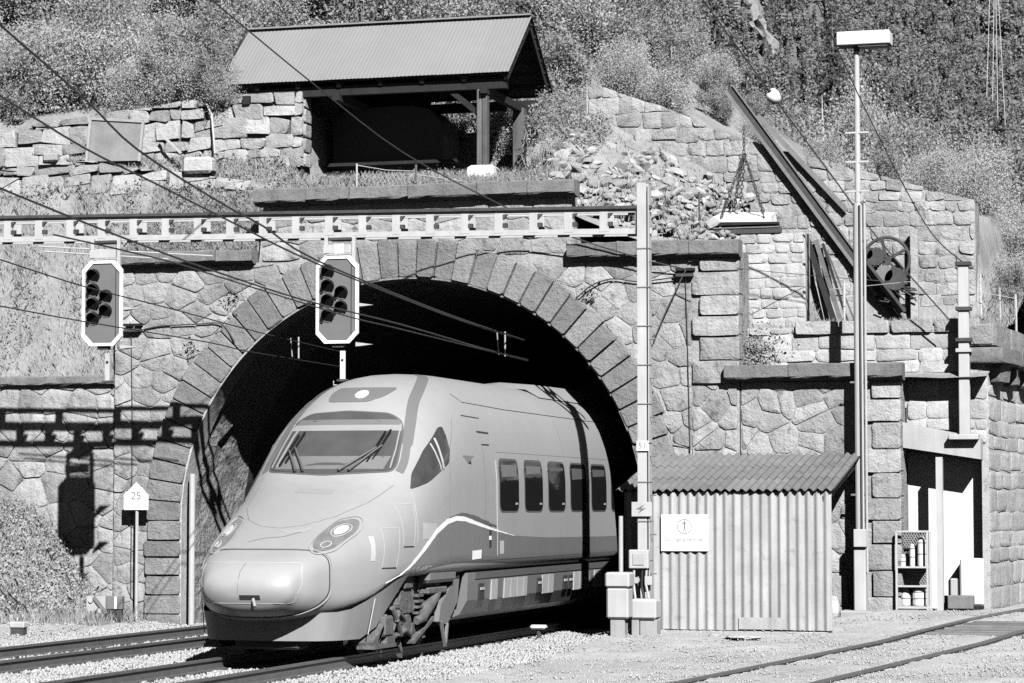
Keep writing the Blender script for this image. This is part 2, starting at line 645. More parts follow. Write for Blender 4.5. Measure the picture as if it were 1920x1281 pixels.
n = 46000
X = RNG.uniform(-7.2, 4.9, n)
Y = RNG.uniform(-19.5, 0.6, n)
keep = np.ones(n, bool)
for c in (2.15, -1.78):
    for s in (-0.75, 0.75):
        keep &= np.abs(X - c - s) > 0.085
keep &= ~((X < -4.6) & (RNG.random(n) < 0.75))
X, Y = X[keep], Y[keep]
Z = np.array([ground_z(a, b) for a, b in zip(X, Y)]) + 0.012
S = RNG.uniform(0.018, 0.040, len(X))
V, F = pebbles(np.stack([X, Y, Z], 1), S, RNG)
o = np_mesh("ballast_stones", V, F, BALLAST)
structure(o, "stuff")
tag(o, "pale crushed stone ballast strewn around the running tracks", "ballast")
n = 14000
X = RNG.uniform(4.6, 13.5, n)
Y = -17 + 17.3 * RNG.random(n)
Z = np.array([ground_z(a, b) for a, b in zip(X, Y)]) + 0.004
S = RNG.uniform(0.008, 0.024, n)
V, F = pebbles(np.stack([X, Y, Z], 1), S, RNG)
o = np_mesh("yard_gravel", V, F, BALLAST)
structure(o, "stuff")
tag(o, "fine loose gravel on the yard around the siding", "gravel")

# ================================================================== MASONRY
ARX, ARZ, ARR, ARO = 0.0, 1.74, 4.34, 5.05     # tunnel arch: centre, intrados and extrados radius


def clip(poly, nx_, ny_, c):
    """keep the side nx*x + ny*y <= c of a convex outline"""
    out = []
    for i in range(len(poly)):
        a, b = poly[i], poly[(i + 1) % len(poly)]
        da, db = nx_ * a[0] + ny_ * a[1] - c, nx_ * b[0] + ny_ * b[1] - c
        if da <= 0:
            out.append(a)
        if (da < 0) != (db < 0) and da != db:
            t = da / (da - db)
            out.append((a[0] + (b[0] - a[0]) * t, a[1] + (b[1] - a[1]) * t))
    return out


def area(p):
    return 0.5 * sum(p[i][0] * p[(i + 1) % len(p)][1] - p[(i + 1) % len(p)][0] * p[i][1] for i in range(len(p)))


def inset(poly, g):
    out = list(poly)
    if area(poly) < 0:
        poly = poly[::-1]
        out = list(poly)
    for i in range(len(poly)):
        a, b = poly[i], poly[(i + 1) % len(poly)]
        dx, dy = b[0] - a[0], b[1] - a[1]
        l = math.hypot(dx, dy)
        if l < 1e-6:
            continue
        nx_, ny_ = dy / l, -dx / l
        out = clip(out, nx_, ny_, nx_ * a[0] + ny_ * a[1] - g)
        if len(out) < 3:
            return []
    return out


def chamfer(poly, k):
    out = []
    n = len(poly)
    for i in range(n):
        p, a, b = poly[i], poly[i - 1], poly[(i + 1) % n]
        la, lb = math.dist(p, a), math.dist(p, b)
        ta, tb = min(0.4, k / max(la, 1e-6)), min(0.4, k / max(lb, 1e-6))
        out.append((p[0] + (a[0] - p[0]) * ta, p[1] + (a[1] - p[1]) * ta))
        out.append((p[0] + (b[0] - p[0]) * tb, p[1] + (b[1] - p[1]) * tb))
    return out


class Plane:
    """wall face: u along (ux, uy), v up, n out of the wall"""

    def __init__(self, o, ang=0.0):
        self.o = Vector(o)
        self.u = Vector((math.cos(ang), math.sin(ang), 0))
        self.n = Vector((math.sin(ang), -math.cos(ang), 0))

    def p(self, u, v, n):
        q = self.o + self.u * u + self.n * n
        return (q.x, q.y, q.z + v)


def stone(poly, plane, h, material, parent, name="stone", g=0.009, back=0.05, ch=0.03, rough=0.3):
    poly = inset(poly, g * random.uniform(0.6, 1.5))
    if len(poly) < 3 or abs(area(poly)) < 0.004:
        return None
    poly = chamfer(poly, ch * random.uniform(0.4, 1.5))
    sc = math.sqrt(abs(area(poly)))
    # wavy edges: split long sides and jitter
    out = []
    for i in range(len(poly)):
        a, b = poly[i], poly[(i + 1) % len(poly)]
        out.append(a)
        l = math.dist(a, b)
        if l > 0.2 and name != "voussoir":
            t = random.uniform(0.35, 0.65)
            w = random.uniform(-0.012, 0.012)
            out.append((a[0] + (b[0] - a[0]) * t - (b[1] - a[1]) / l * w, a[1] + (b[1] - a[1]) * t + (b[0] - a[0]) / l * w))
    poly = out
    n = len(poly)
    cx = sum(p[0] for p in poly) / n
    cy = sum(p[1] for p in poly) / n
    tx, ty = random.uniform(-1, 1) * rough, random.uniform(-1, 1) * rough
    H = lambda dx, dy: h * (1 + (dx * tx + dy * ty) / sc + rough * 0.5 * mnoise.noise((cx * 3 + dx * 7, cy * 3 + dy * 7, 1.7)))
    vs = [plane.p(x, y, -back) for x, y in poly]
    for k, f in ((1.0, 0.72), (0.94, 0.98), (0.5, 1.0)):
        for x, y in poly:
            dx, dy = (x - cx) * k, (y - cy) * k
            vs.append(plane.p(cx + dx, cy + dy, H(dx, dy) * f))
    vs.append(plane.p(cx, cy, H(0, 0)))
    fs = []
    for i in range(n):
        j = (i + 1) % n
        for r in range(3):
            fs.append((r * n + i, r * n + j, (r + 1) * n + j, (r + 1) * n + i))
        fs.append((3 * n + i, 3 * n + j, 4 * n))
    o = MB().add(vs, fs).build(name, material, parent, center=True)
    smooth_angle(o, 38)
    return o


def voronoi(x0, x1, z0, z1, sx, sz, jit=0.38, keep=None):
    """polygonal stones over a rectangle"""
    pts = []
    nz = max(1, round((z1 - z0) / sz))
    for j in range(-1, nz + 1):
        nxx = max(1, round((x1 - x0) / sx))
        for i in range(-1, nxx + 1):
            pts.append((x0 + (i + 0.5 + (0.5 if j % 2 else 0) * 0.9 + random.uniform(-jit, jit)) * (x1 - x0) / nxx,
                        z0 + (j + 0.5 + random.uniform(-jit, jit)) * (z1 - z0) / nz))
    cells = []
    for a in pts:
        poly = [(x0, z0), (x1, z0), (x1, z1), (x0, z1)]
        for b in pts:
            if b is a or abs(b[0] - a[0]) > 3.2 * sx or abs(b[1] - a[1]) > 3.2 * sz:
                continue
            dx, dz = (b[0] - a[0]), (b[1] - a[1]) * (sx / sz) ** 1.0
            dz2 = (b[1] - a[1])
            k = (sx / sz)
            mx, mz = (a[0] + b[0]) / 2, (a[1] + b[1]) / 2
            nx_, nz_ = dx, dz2 * k * k
            poly = clip(poly, nx_, nz_, nx_ * mx + nz_ * mz)
            if len(poly) < 3:
                break
        if len(poly) >= 3 and abs(area(poly)) > 0.01 and (keep is None or keep(a)):
            cells.append(poly)
    return cells


def coursed(x0, x1, z0, z1, h0, h1, l0, l1, jit=0.02, top=None, slope=0.0):
    """rows of roughly squared stones; top(x) is the height of the coping; slope tilts the courses"""
    cells = []
    z = z0
    zmax = z1
    while z < zmax - 0.04:
        h = min(random.uniform(h0, h1), zmax - z)
        if zmax - z - h < h0 * 0.5:
            h = zmax - z
        x = x0 - random.uniform(0, l0)
        while x < x1 - 0.02:
            l = random.uniform(l0, l1)
            xe = x + l
            if x1 - xe < l0 * 0.4:
                xe = x1
            a, b = max(x, x0), min(xe, x1)
            if b - a > 0.06:
                j = lambda: random.uniform(-jit, jit)
                sa, sb = slope * (a - x0), slope * (b - x0)
                zz = [z + sa + (j() if z > z0 else 0), z + sb + (j() if z > z0 else 0), z + h + sb + j(), z + h + sa + j()]
                p = [(a + (j() if a > x0 else 0), zz[0]), (b + (j() if b < x1 else 0), zz[1]), (b + (j() if b < x1 else 0), zz[2]), (a + (j() if a > x0 else 0), zz[3])]
                if top:
                    ta, tb = top(a), top(b)
                    dx, dz = b - a, tb - ta
                    p = clip(p, -dz, dx, -dz * a + dx * ta)
                if len(p) >= 3 and abs(area(p)) > 0.012:
                    cells.append(p)
            x = xe
        z += h
    return cells


def strip_wall(x0, x1, bottom, top, y0, y1, step=0.1):
    """solid wall of upright strips between two height functions"""
    mb = MB()
    n = max(1, int(round((x1 - x0) / step)))
    xs = [x0 + (x1 - x0) * i / n for i in range(n + 1)]
    for a, b in zip(xs, xs[1:]):
        ba, bb, ta, tb = bottom(a + 1e-5), bottom(b - 1e-5), top(a + 1e-5), top(b - 1e-5)
        if ta - ba < 0.01 and tb - bb < 0.01:
            continue
        mb.add([(a, y0, ba), (b, y0, bb), (b, y0, tb), (a, y0, ta), (a, y1, ba), (b, y1, bb), (b, y1, tb), (a, y1, ta)],
               [(0, 1, 2, 3), (7, 6, 5, 4), (0, 4, 5, 1), (3, 2, 6, 7), (0, 3, 7, 4), (1, 5, 6, 2)])
    return mb


FRONT = Plane((0, 0, 0))

# ------------------------------------------------------------------ tunnel portal
portal = thing("tunnel_portal", "stone tunnel portal with a wide round arch of rough voussoirs", "tunnel portal", (0, 0, -0.2))


def arch_z(x, r):
    if abs(x) >= r:
        return -0.4
    return ARZ + math.sqrt(r * r - x * x)


XL, XR = -5.71, 6.03


def portal_top(x):
    return 7.5 if -2.80 < x < 3.08 else 6.45


mbw = strip_wall(XL, XR, lambda x: arch_z(x, ARR + 0.12), portal_top, 0.0, 0.9, 0.095)
mbw.build("wall_core", MORTAR, portal)


def clear_arch(poly, r):
    out = []
    for x, z in poly:
        if z > ARZ:
            d = math.hypot(x, z - ARZ)
            if d < r:
                k = r / max(d, 0.1)
                x, z = x * k, ARZ + (z - ARZ) * k
        elif abs(x) < r:
            x = math.copysign(r, x)
        out.append((x, z))
    return out


def in_arch(p, r):
    return math.hypot(p[0], p[1] - ARZ) < r if p[1] > ARZ else abs(p[0]) < r


rm = ARO - 0.08
regions = [(XL, 0, -0.1, 6.42, 0.50, 0.33, 0.38), (0, 5.2, 3.0, 6.33, 0.46, 0.38, 0.42), (5.2, 6.0, 0.1, 4.12, 0.45, 0.40, 0.42), (-2.8, 3.05, 6.46, 7.45, 0.75, 0.36, 0.2)]
for (a, b, c, d, sx, sz, jt) in regions:
    for poly in voronoi(a, b, c, d, sx, sz, jt, keep=lambda p: not in_arch(p, rm - 0.12)):
        poly = clear_arch(poly, rm)
        stone(poly, FRONT, random.uniform(0.012, 0.035), STONE, portal, g=0.010)
# voussoirs
nv = 41
for i in range(nv):
    a0, a1 = math.pi * i / nv, math.pi * (i + 1) / nv
    ro = ARO + random.uniform(-0.03, 0.05)
    P = lambda r, a: (r * math.cos(a), ARZ + r * math.sin(a))
    poly = [P(ARR + 0.012, a0), P(ro, a0), P(ro, a1), P(ARR + 0.012, a1)]
    stone(poly, FRONT, random.uniform(0.07, 0.12), VOUSS, portal, "voussoir", g=0.010, back=0.5, ch=0.03, rough=0.22)
# jamb blocks
for s in (-1, 1):
    z = ARZ
    while z > -0.15:
        h = random.uniform(0.29, 0.36)
        x0, x1 = s * ARR, s * (ARO - 0.03 + random.uniform(-0.04, 0.08))
        poly = [(min(x0, x1), z - h), (max(x0, x1), z - h), (max(x0, x1), z), (min(x0, x1), z)]
        stone(poly, FRONT, random.uniform(0.08, 0.13), VOUSS, portal, "jamb_stone", g=0.010, back=0.5, ch=0.03, rough=0.25)
        z -= h
# lit arris painted as a pale rim along the arch's inner edge
rim = MB()
vs, fs = [], []
pts = [(-ARR, -0.2)] + [(-ARR * math.cos(math.pi * i / 80), ARZ + ARR * math.sin(math.pi * i / 80)) for i in range(81)] + [(ARR, -0.2)]
for x, z in pts:
    d = Vector((x, z - ARZ)).normalized() if z > ARZ else Vector((math.copysign(1, x), 0))
    for r_, y_ in ((-0.0, -0.045), (0.03, -0.06), (0.03, 0.55), (0.0, 0.55)):
        vs.append((x + d.x * r_, y_, z + d.y * r_))
for i in range(len(pts) - 1):
    for k in range(4):
        a, b = i * 4 + k, i * 4 + (k + 1) % 4
        fs.append((a, b, b + 4, a + 4))
MB().add(vs, fs).build("arch_lit_edge", PALEMORTAR, portal)


def cornice(parent, x0, x1, z0, z1, y, proud=0.22, lmin=0.7, lmax=1.5):
    x = x0
    while x < x1 - 0.05:
        e = x + random.uniform(lmin, lmax)
        if x1 - e < lmin * 0.6:
            e = x1
        p = proud + random.uniform(-0.012, 0.012)
        zz0, zz1 = z0 + random.uniform(-.008, .008), z1 + random.uniform(-.012, .008)
        a, b = x + 0.006, e - 0.006
        hh = zz1 - zz0
        prof = [(y + 0.12, zz0), (y - p * 0.55, zz0), (y - p * 0.9, zz0 + hh * 0.16), (y - p, zz0 + hh * 0.25), (y - p * 1.01, zz1 - 0.025), (y - p + 0.03, zz1), (y + 0.12, zz1)]
        nn = max(2, int((b - a) / 0.16))
        mb = MB()
        vs, fs = [], []
        m = len(prof)
        for i in range(nn + 1):
            xx = a + (b - a) * i / nn
            for k, (yy, zq) in enumerate(prof):
                chip = random.uniform(-0.014, 0.014) if 0 < k < m - 1 else 0
                vs.append((xx, yy + chip, zq + (random.uniform(-.01, .01) if 0 < k < m - 1 else 0)))
        for i in range(nn):
            for k in range(m):
                q, r = i * m + k, i * m + (k + 1) % m
                fs.append((q, r, r + m, q + m))
        fs += [tuple(range(m)), tuple(range(nn * m, nn * m + m))]
        mb.add(vs, fs).build("cornice_block", CORN, parent, center=True)
        x = e


cornice(portal, -2.90, 3.16, 7.47, 7.76, 0.0, 0.26)
cornice(portal, -5.56, -2.92, 6.42, 6.68, 0.0, 0.22)
cornice(portal, 3.0, 6.08, 6.32, 6.62, 0.0, 0.25)


def quoins(parent, x0, x1, z0, z1, y, h0=0.34, h1=0.44, proud=0.07, m=STONE, name="quoin"):
    z = z0
    k = 0
    pl = Plane((0, y, 0))
    while z < z1 - 0.05:
        h = random.uniform(h0, h1)
        if z1 - z - h < h0 * 0.6:
            h = z1 - z
        a = x0 + (0.14 if k % 2 else 0)
        stone([(a, z), (x1, z), (x1, z + h), (a, z + h)], pl, proud + random.uniform(-0.02, 0.03), m, parent, name, g=0.009, back=0.3, ch=0.03, rough=0.2)
        z += h
        k += 1


quoins(portal, 5.2, 6.05, 4.12, 6.30, 0.0)

# tunnel lining
vs, fs = [], []
ylist = [0.5 + 0.5 * i for i in range(20)] + [12, 16, 22, 30]
na = 46
for yy in ylist:
    for i in range(na + 1):
        t = i / na
        if t < 0.14:
            x, z = -ARR, -0.4 + (ARZ + 0.4) * t / 0.14
        elif t > 0.86:
            x, z = ARR, -0.4 + (ARZ + 0.4) * (1 - t) / 0.14
        else:
            a = math.pi * (t - 0.14) / 0.72
            x, z = -ARR * math.cos(a), ARZ + ARR * math.sin(a)
        nse = 0.07 * mnoise.noise((x * 1.4, yy * 1.4, z * 1.4)) + 0.04 * mnoise.noise((x * 5, yy * 5, z * 5))
        k = 1.0 + (0.02 + nse) / ARR
        vs.append((x * k, yy, ARZ + (z - ARZ) * k))
for j in range(len(ylist) - 1):
    for i in range(na):
        a = j * (na + 1) + i
        fs.append((a, a + 1, a + na + 2, a + na + 1))
e = (len(ylist) - 1) * (na + 1)
fs.append(tuple(range(e, e + na + 1)))
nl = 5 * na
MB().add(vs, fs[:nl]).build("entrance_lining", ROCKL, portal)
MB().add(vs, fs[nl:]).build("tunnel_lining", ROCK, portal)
structure(np_mesh("tunnel_floor", [(-5, 0.9, -0.2), (5, 0.9, -0.2), (5, 31, -0.2), (-5, 31, -0.2)], [(0, 1, 2, 3)], GROUND))
tag(MB().tube([(-4.13, -0.05, -0.15), (-4.13, -0.05, 2.6)], 0.055, 10).build("drain_pipe", PAINT), "pale vertical pipe beside the left jamb of the tunnel", "pipe")

# ------------------------------------------------------------------ left wing wall
lw = thing("left_wing_wall", "low stone wing wall left of the arch below the grass slope", "wall", (-9, 0, 0))
MB().box(-16, XL - 0.01, 0.06, 0.7, -0.3, 4.24).build("wall_core", MORTAR, lw)
for poly in voronoi(-10.5, XL - 0.02, 0.3, 4.2, 0.55, 0.42, 0.42):
    stone(poly, Plane((0, 0.06, 0)), random.uniform(0.015, 0.04), STONE, lw, g=0.010)
cornice(lw, -12.0, XL, 4.24, 4.42, 0.06, 0.14, 1.2, 2.2)

# ------------------------------------------------------------------ right buttress wall with its own coping
rb = thing("right_buttress_wall", "polygonal stone wall with a projecting coping between arch and lean-to", "wall", (7.4, 0, 0.1))
MB().box(XR + 0.02, 8.80, 0.02, 0.75, -0.3, 4.14).build("wall_core", MORTAR, rb)
for poly in voronoi(XR + 0.03, 8.18, 0.0, 4.10, 0.46, 0.42, 0.45):
    stone(poly, Plane((0, 0.02, 0)), random.uniform(0.012, 0.035), STONE, rb, g=0.010)
quoins(rb, 8.17, 8.82, 0.0, 4.12, 0.02, 0.36, 0.48, 0.06)
cornice(rb, 5.80, 8.88, 4.15, 4.44, 0.0, 0.24, 0.9, 1.6)

# ------------------------------------------------------------------ pale band wall behind it
bw = thing("pale_band_wall", "pale stone retaining wall above the right coping and lean-to", "wall", (8.2, 0.6, 3))
mb = MB()
mb.box(6.06, 10.22, 0.62, 1.3, 3.7, 5.12)
mb.box(8.83, 10.22, 0.6201, 1.2999, 3.05, 3.695)
mb.build("wall_core", PALEMORTAR, bw)
for poly in coursed(6.08, 10.2, 4.3, 5.12, 0.2, 0.3, 0.3, 0.75, 0.03):
    stone(poly, Plane((0, 0.62, 0)), random.uniform(0.015, 0.035), PALE, bw, g=0.009)
for poly in coursed(8.84, 10.2, 3.08, 4.3, 0.18, 0.36, 0.25, 0.6, 0.04):
    stone(poly, Plane((0, 0.62, 0)), random.uniform(0.015, 0.035), PALE, bw, g=0.009)
for i, (a, b) in enumerate(((6.9, 7.65), (7.67, 8.55), (8.57, 9.3), (9.32, 10.1))):
    stone([(a, 4.98), (b, 4.98), (b, 5.22), (a, 5.22)], Plane((0, 0.62, 0)), 0.09, STONE if i > 1 else PALE, bw, "coping_stone", back=0.4)

# ------------------------------------------------------------------ right side wall running back beside the siding
RW = Plane((10.22, 0.62, 0), math.atan2(12, 0.9))
rw = thing("right_side_wall", "tall squared stone wall running back beside the siding with heavy corbels", "wall", (10.5, 4, 0))
vs = [RW.p(0.66, -0.2, 0), RW.p(14, -0.2, 0), RW.p(14, 4.6, 0), RW.p(0.66, 4.6, 0), RW.p(0.66, -0.2, -0.8), RW.p(14, -0.2, -0.8), RW.p(14, 4.6, -0.8), RW.p(0.66, 4.6, -0.8)]
ve = [RW.p(0, -0.2, 0), RW.p(0.655, -0.2, 0), RW.p(0.655, 4.6, 0), RW.p(0, 4.6, 0), RW.p(0, -0.2, -0.12), RW.p(0.655, -0.2, -0.12), RW.p(0.655, 4.6, -0.12), RW.p(0, 4.6, -0.12)]
MB().add(ve, [(0, 1, 2, 3), (7, 6, 5, 4), (0, 4, 5, 1), (3, 2, 6, 7), (0, 3, 7, 4), (1, 5, 6, 2)]).build("wall_end", PALEMORTAR, rw)
MB().add(vs, [(0, 1, 2, 3), (7, 6, 5, 4), (0, 4, 5, 1), (3, 2, 6, 7), (0, 3, 7, 4), (1, 5, 6, 2)]).build("wall_core", PALEMORTAR, rw)
for poly in coursed(0.0, 12, -0.1, 4.1, 0.25, 0.42, 0.6, 1.3, 0.03):
    stone(poly, RW, random.uniform(0.008, 0.025), PALE, rw, g=0.010)
for i in range(9):
    u = 0.15 + i * 1.35
    stone([(u, 4.12), (u + 0.62, 4.12), (u + 0.62, 4.42), (u, 4.42)], RW, 0.22, CORN, rw, "corbel", back=0.3)
for i in range(8):
    u = -0.2 + i * 1.6
    stone([(u, 4.43), (u + 1.59, 4.43), (u + 1.59, 4.72), (u, 4.72)], RW, 0.34, CORN, rw, "coping_stone", back=0.4, rough=0.15)
    stone([(u, 4.73), (u + 1.59, 4.73), (u + 1.59, 5.12), (u, 5.12)], RW, 0.16, STONE, rw, "parapet_stone", back=0.4, rough=0.15)

# ------------------------------------------------------------------ upper pale wall, crane terrace
uw = thing("upper_pale_wall", "pale coursed stone wall under the chained slab", "wall", (6.3, 1.4, 5))
MB().box(5.55, 6.95, 1.42, 1.9, 4.2, 6.86).build("wall_core", PALEMORTAR, uw)
for poly in coursed(5.57, 6.94, 4.9, 6.86, 0.15, 0.26, 0.22, 0.5, 0.02):
    stone(poly, Plane((0, 1.42, 0)), random.uniform(0.010, 0.025), PALE, uw, g=0.010)


# ------------------------------------------------------------------ big sloping wing wall
def coping(x):
    pts = [(-3, 11.6), (2.73, 9.98), (4.2, 9.42), (5.5, 8.85), (7.2, 8.35), (9.6, 7.62), (9.75, 7.58)]
    for (a, za), (b, zb) in zip(pts, pts[1:]):
        if x <= b:
            return za + (zb - za) * (x - a) / (b - a)
    return pts[-1][1]


ww = thing("sloping_wing_wall", "large squared stone wing wall with a sloping top behind the crane", "wall", (6.5, 3.5, 5.2))
strip_wall(2.4, 9.72, lambda x: 4.6, lambda x: coping(x) - 0.06, 3.52, 4.2, 0.3).build("wall_core", MORTAR, ww)
for poly in coursed(2.45, 9.72, 5.2, 10.2, 0.19, 0.32, 0.22, 0.52, 0.04, top=lambda x: coping(x) + 0.05 * mnoise.noise((x * 3, 0, 0)), slope=-0.012):
    c = (sum(p[0] for p in poly) / len(poly), sum(p[1] for p in poly) / len(poly))
    if c[0] < 4.6 and c[1] < 8.6 - (c[0] - 2.4) * 0.6:
        continue
    stone(poly, Plane((0, 3.52, 0)), random.uniform(0.01, 0.035), STONE, ww, g=0.008, ch=0.035)

# ------------------------------------------------------------------ dry stone walls on the left
def drywall(x0, x1, z0, z1, sx, sz, top):
    out = []
    for p in coursed(x0, x1, z0, z1, sz * 0.7, sz * 1.5, sx * 0.55, sx * 1.5, 0.05, top=top):
        w = max(q[0] for q in p) - min(q[0] for q in p)
        h = max(q[1] for q in p) - min(q[1] for q in p)
        cx, cz = sum(q[0] for q in p) / len(p), sum(q[1] for q in p) / len(p)
        r = random.random()
        if r < 0.2 and w > sx * 0.7:
            # one block replaced by two or three wedged pieces
            nx_, nz_ = random.uniform(-0.5, 0.5), 1.0
            c = nx_ * cx + nz_ * cz
            parts = [clip(p, nx_, nz_, c), clip(p, -nx_, -nz_, -c)]
            if random.random() < 0.6:
                k = random.randrange(2)
                q = parts.pop(k)
                m, n_ = 1.0, random.uniform(-0.5, 0.5)
                c = m * (cx + random.uniform(-0.2, 0.2) * w) + n_ * cz
                parts += [clip(q, m, n_, c), clip(q, -m, -n_, -c)]
            out += [q for q in parts if len(q) >= 3 and abs(area(q)) > 0.01]
        else:
            out.append(p)
    return out


dl = thing("lower_dry_stone_wall", "low tumbled dry stone wall above the left grass slope", "dry stone wall", (-6, 1.2, 7.6))


def dl_top(x):
    return 8.85 - 0.14 * (x + 8.7) + 0.10 * mnoise.noise((x * 1.7, 0, 0)) if x < -3.0 else 7.95


strip_wall(-12, -2.95, lambda x: 7.2, lambda x: dl_top(x) - 0.12, 1.30, 1.6, 0.2).build("earth_fill", GAP, dl)
for poly in drywall(-11, -2.95, 7.75, 9.0, 0.55, 0.27, dl_top):
    stone(poly, Plane((0, 1.28, 0)), random.uniform(0.03, 0.09), DRY, dl, g=0.007, back=0.15, ch=0.025, rough=0.6)
du = thing("upper_dry_stone_wall", "dry stone wall of large pale blocks running up to the shelter", "dry stone wall", (-5, 1.6, 8.4))


def du_top(x):
    if x > -4.2:
        return 9.83
    return 9.83 - 0.10 * (-4.2 - x) + 0.10 * mnoise.noise((x * 1.3, 4, 0))


strip_wall(-12, -2.66, lambda x: 8.0, lambda x: du_top(x) - 0.12, 1.62, 2.0, 0.2).build("earth_fill", GAP, du)
for poly in drywall(-10.8, -2.62, 8.38, 9.9, 0.44, 0.23, du_top):
    stone(poly, Plane((0, 1.60, 0)), random.uniform(0.03, 0.09), DRY, du, g=0.007, back=0.15, ch=0.022, rough=0.6)
for k in range(5):
    z = 8.4 + k * 0.28
    stone([(1.62, z), (2.0, z), (2.0, z + 0.27), (1.62, z + 0.27)], Plane((-2.62, 0, 0), math.pi / 2), 0.03, DRY, du, "end_stone", back=0.1)

# ================================================================== TRAIN
CX=2.12
# y, ztop, zbot, zmax, halfwidth, n_top, m_top, n_bot, m_bot
ST=[(-13.12,1.02,0.86,0.94,0.30,2.0,2.0,2.0,2.0),
(-13.04,1.16,0.70,0.95,0.58,2.2,2.2,2.2,2.2),
(-12.90,1.27,0.60,0.96,0.66,3.0,3.0,2.4,2.4),
(-12.70,1.36,0.53,0.98,0.78,3.4,3.4,2.6,2.6),
(-12.40,1.47,0.49,1.00,0.88,3.5,3.5,3.0,3.0),
(-12.00,1.64,0.52,1.05,1.04,3.1,3.1,4,4),
(-11.40,1.90,0.68,1.12,1.21,2.6,2.5,5,5),
(-10.80,2.16,0.88,1.22,1.32,2.7,2.4,4,4),
(-10.17,2.46,0.99,1.32,1.37,2.8,2.4,6,6),
(-9.70,2.86,1.02,1.40,1.395,3.0,2.4,9,9),
(-9.18,3.30,1.02,1.45,1.41,3.3,2.4,9,9),
(-8.70,3.62,1.02,1.48,1.415,3.6,2.4,9,9),
(-8.00,3.88,1.02,1.5,1.42,3.8,2.4,9,9),
(-7.10,4.00,1.02,1.5,1.42,4,2.4,9,9),
(-5.50,4.03,1.02,1.5,1.42,4,2.4,9,9),
(14.0,4.03,1.02,1.5,1.42,4,2.4,9,9)]
def train_params(y):
    S=ST
    if y<=S[0][0]: return S[0][1:]
    for i in range(len(S)-1):
        if S[i][0]<=y<=S[i+1][0]: break
    else: return S[-1][1:]
    a,b=S[i],S[i+1]; p=S[max(i-1,0)]; q=S[min(i+2,len(S)-1)]
    h=b[0]-a[0]; t=(y-a[0])/h; out=[]
    for k in range(1,9):
        d=(b[k]-a[k])/h
        m0=d if i==0 else (b[k]-p[k])/(b[0]-p[0])
        m1=d if i+2>len(S)-1 else (q[k]-a[k])/(q[0]-a[0])
        if d==0: m0=m1=0
        else:
            for_m=[m0,m1]
            m0=0 if m0*d<0 else math.copysign(min(abs(m0),3*abs(d)),d)
            m1=0 if m1*d<0 else math.copysign(min(abs(m1),3*abs(d)),d)
        t2,t3=t*t,t*t*t
        out.append((2*t3-3*t2+1)*a[k]+(t3-2*t2+t)*h*m0+(-2*t3+3*t2)*b[k]+(t3-t2)*h*m1)
    return out
def train_section(y,N=24):
    zt,zb,zm,W,nt,mt,nb,mb=train_params(y); pts=[]
    for i in range(N+1):       # right side: top to bottom
        a=math.pi/2-math.pi*i/N
        c,s=math.cos(a),math.sin(a)
        if s>=0: x=W*max(c,0)**(2/mt); z=zm+(zt-zm)*s**(2/nt)
        else: x=W*max(c,0)**(2/mb); z=zm-(zm-zb)*(-s)**(2/nb)
        pts.append((x,z))
    return pts
YS=[-13.12+0.08*0,-13.09,-13.04,-12.98,-12.9,-12.8,-12.7,-12.55,-12.4,-12.2]+[-12+0.2*i for i in range(26)]+[-6.7,-6,-5,-3,0,5,14]
def train_mesh():
    V=[];F=[]
    N=24
    for y in YS:
        r=train_section(y,N)
        ring=[(CX+x,y,z) for x,z in r]+[(CX-x,y,z) for x,z in r[::-1][1:-1]]
        V+=ring
    M=2*N
    for j in range(len(YS)-1):
        for i in range(M):
            a=j*M+i;b=j*M+(i+1)%M
            F.append((a,b,b+M,a+M))
    F.append(tuple(range(M)))
    return V,F


train = thing("high_speed_train", "silver high-speed train with a pointed nose leaving the tunnel", "train", (CX, -5, 0.0))
V, F = train_mesh()
body_bvh = BVHTree.FromPolygons([Vector(v) for v in V], F)
o = MB().add(V, F).build("body_shell", TRAIN, train)
smooth_angle(o, 60)


def body_side(y, z, s=1):
    """point and normal of the body flank at (y, z)"""
    h = body_bvh.ray_cast(Vector((CX + s * 6, y, z)), Vector((-s, 0, 0)))
    return h[0], h[1]


def body_front(x, z):
    h = body_bvh.ray_cast(Vector((CX + x, -20, z)), Vector((0, 1, 0)))
    return h[0], h[1]


def inside(poly, a, b):
    c = False
    n = len(poly)
    for i in range(n):
        x1, y1 = poly[i]
        x2, y2 = poly[(i + 1) % n]
        if (y1 > b) != (y2 > b) and a < (x2 - x1) * (b - y1) / (y2 - y1) + x1:
            c = not c
    return c


def densify(poly, step, closed=True):
    out = []
    n = len(poly)
    for i in range(n if closed else n - 1):
        a, b = poly[i], poly[(i + 1) % n]
        k = max(1, int(math.dist(a, b) / step))
        out += [(a[0] + (b[0] - a[0]) * j / k, a[1] + (b[1] - a[1]) * j / k) for j in range(k)]
    if not closed:
        out.append(poly[-1])
    return out


def rounded(poly, r, k=4):
    """outline with rounded corners"""
    out = []
    n = len(poly)
    for i in range(n):
        p, a, b = Vector(poly[i]), Vector(poly[i - 1]), Vector(poly[(i + 1) % n])
        ra, rb = min(r, (a - p).length * 0.45), min(r, (b - p).length * 0.45)
        s, e = p + (a - p).normalized() * ra, p + (b - p).normalized() * rb
        for j in range(k + 1):
            t = j / k
            q = s * (1 - t) ** 2 + p * 2 * t * (1 - t) + e * t * t
            out.append((q.x, q.y))
    return out


